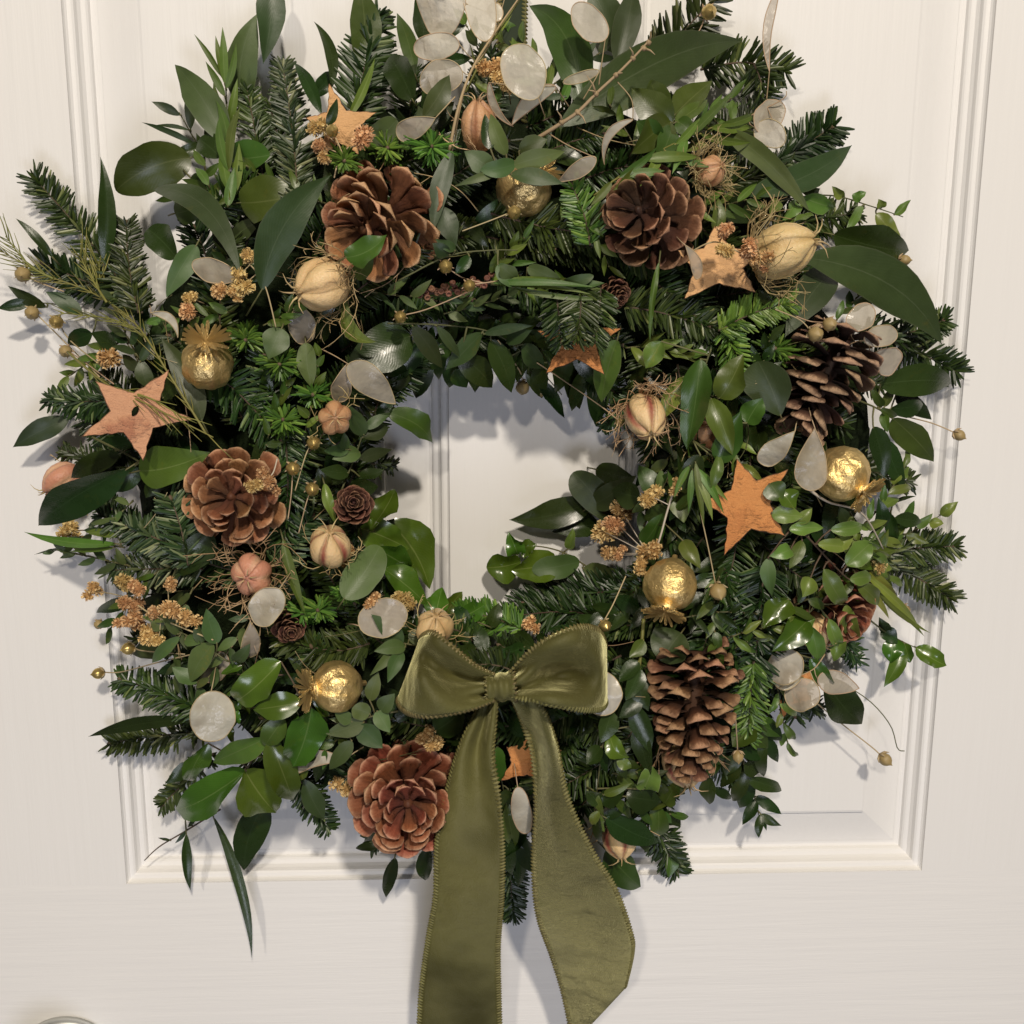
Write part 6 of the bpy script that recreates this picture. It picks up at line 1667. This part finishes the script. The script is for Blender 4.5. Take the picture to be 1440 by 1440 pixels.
ribbon('loop', [((694, 947, 118), (694, 986, 118)), ((668, 934, 128), (660, 999, 132)), ((636, 908, 134), (612, 1008, 139)), ((610, 890, 128), (582, 1006, 134)), ((594, 893, 112), (564, 996, 116)),
                ((592, 902, 98), (560, 982, 98)), ((612, 908, 88), (585, 975, 86)), ((650, 925, 90), (640, 972, 90)), ((692, 948, 102), (692, 980, 102))], 'velvet', bow, wrink=wr_left, bulge=2, n=56)
ribbon('loop', [((718, 944, 118), (722, 980, 118)), ((738, 922, 126), (742, 984, 130)), ((772, 896, 134), (772, 992, 138)), ((812, 881, 132), (812, 998, 136)), ((842, 886, 116), (844, 998, 120)),
                ((852, 908, 100), (853, 986, 102)), ((832, 905, 88), (835, 975, 88)), ((780, 920, 90), (785, 968, 90)), ((722, 946, 102), (724, 976, 102))], 'velvet', bow, wrink=wr_right, bulge=2, n=56)
def wr_tail(t_, u): return 6.0 * gs(t_, 0.18, 0.12) * math.sin(u * 8 + 1) + 3.0 * math.sin(t_ * 21 + u * 3) * u * (1 - u) + 4.0 * math.sin(t_ * 11 + 2) * (u - 0.5) + 4.0 * gs(t_, 0.28, 0.14) * math.sin(u * 7) + 6.0 * math.exp(-(t_ / 0.12) ** 2) * math.sin(u * 9)
ribbon('tail', [((680, 978, 112), (700, 982, 112)), ((664, 1010, 108), (697, 1020, 114)), ((645, 1052, 104), (694, 1065, 112)), ((628, 1110, 100), (702, 1125, 112)), ((614, 1180, 98), (707, 1190, 106)), ((612, 1260, 88), (706, 1262, 92)),
                ((602, 1318, 70), (701, 1330, 72)), ((592, 1390, 54), (702, 1400, 56)), ((588, 1460, 46), (704, 1462, 46)), ((588, 1500, 44), (704, 1500, 44))], 'velvet_dimmed', bow, wrink=wr_tail, bulge=3, n=64)
def wr_tail2(t_, u): return 6.0 * gs(t_, 0.22, 0.12) * math.sin(u * 7 + 3) + 5.0 * gs(t_, 0.45, 0.1) * gs(u, 0.3 + 0.4 * t_, 0.2) + 3.0 * math.sin(t_ * 19 + u * 4) * u * (1 - u) + 5.5 * math.sin(t_ * 8 + 0.5) * (u - 0.4) - 4.0 * gs(t_, 0.62, 0.12) * gs(u, 0.55, 0.3) + 7.0 * math.exp(-(t_ / 0.14) ** 2) * math.sin(u * 8)
ribbon('tail', [((718, 980, 112), (738, 966, 112)), ((732, 1012, 108), (764, 996, 118)), ((748, 1060, 102), (784, 1050, 118)), ((753, 1130, 98), (798, 1120, 114)), ((750, 1210, 92), (832, 1195, 106)), ((756, 1285, 80), (866, 1250, 96)),
                ((776, 1345, 66), (888, 1312, 82)), ((792, 1398, 56), (890, 1342, 71)), ((806, 1468, 46), (880, 1388, 62))], 'velvet_lightened', bow, wrink=wr_tail2, bulge=3, n=64)
# knot: a pleated band wrapped over the crossing
V = []; F = []; NA, NW = 22, 14
for i in range(NA):
    a = 2 * PI * i / NA
    for k in range(NW + 1):
        u = k / NW
        pl = 1 + 0.07 * math.sin(u * 15) + 0.03 * math.sin(3 * a + u * 7)
        wx = 684 + 40 * u + 2.0 * math.sin(a)
        hgt = (23 - 3 * math.sin(PI * u)) * pl
        V.append(P(wx, 966 - 3 * (u - 0.5) + hgt * math.sin(a) * 1.0, 114 + 19 * pl * math.cos(a)))
for i in range(NA):
    for k in range(NW):
        i2 = (i + 1) % NA
        F.append((i * (NW + 1) + k, i2 * (NW + 1) + k, i2 * (NW + 1) + k + 1, i * (NW + 1) + k + 1))
kn = part('knot', V, F, M['velvet'], bow, origin=P(705, 966, 114))
for k in (0, NW):
    mb = MB(); s = S(V[0])
    for i in range(0, NA):
        p = V[i * (NW + 1) + k]; q = V[((i + 1) % NA) * (NW + 1) + k]
        mb.blob((p + q) / 2, (q - p) * 0.5 + Vector((1 if k == 0 else -1, 0, 0)) * (q - p).length, s * 2.0, s * 7.5, 5, rng.uniform(0.2, 0.9))
    mb.part('edging', M['edging'], kn, kind='stuff')
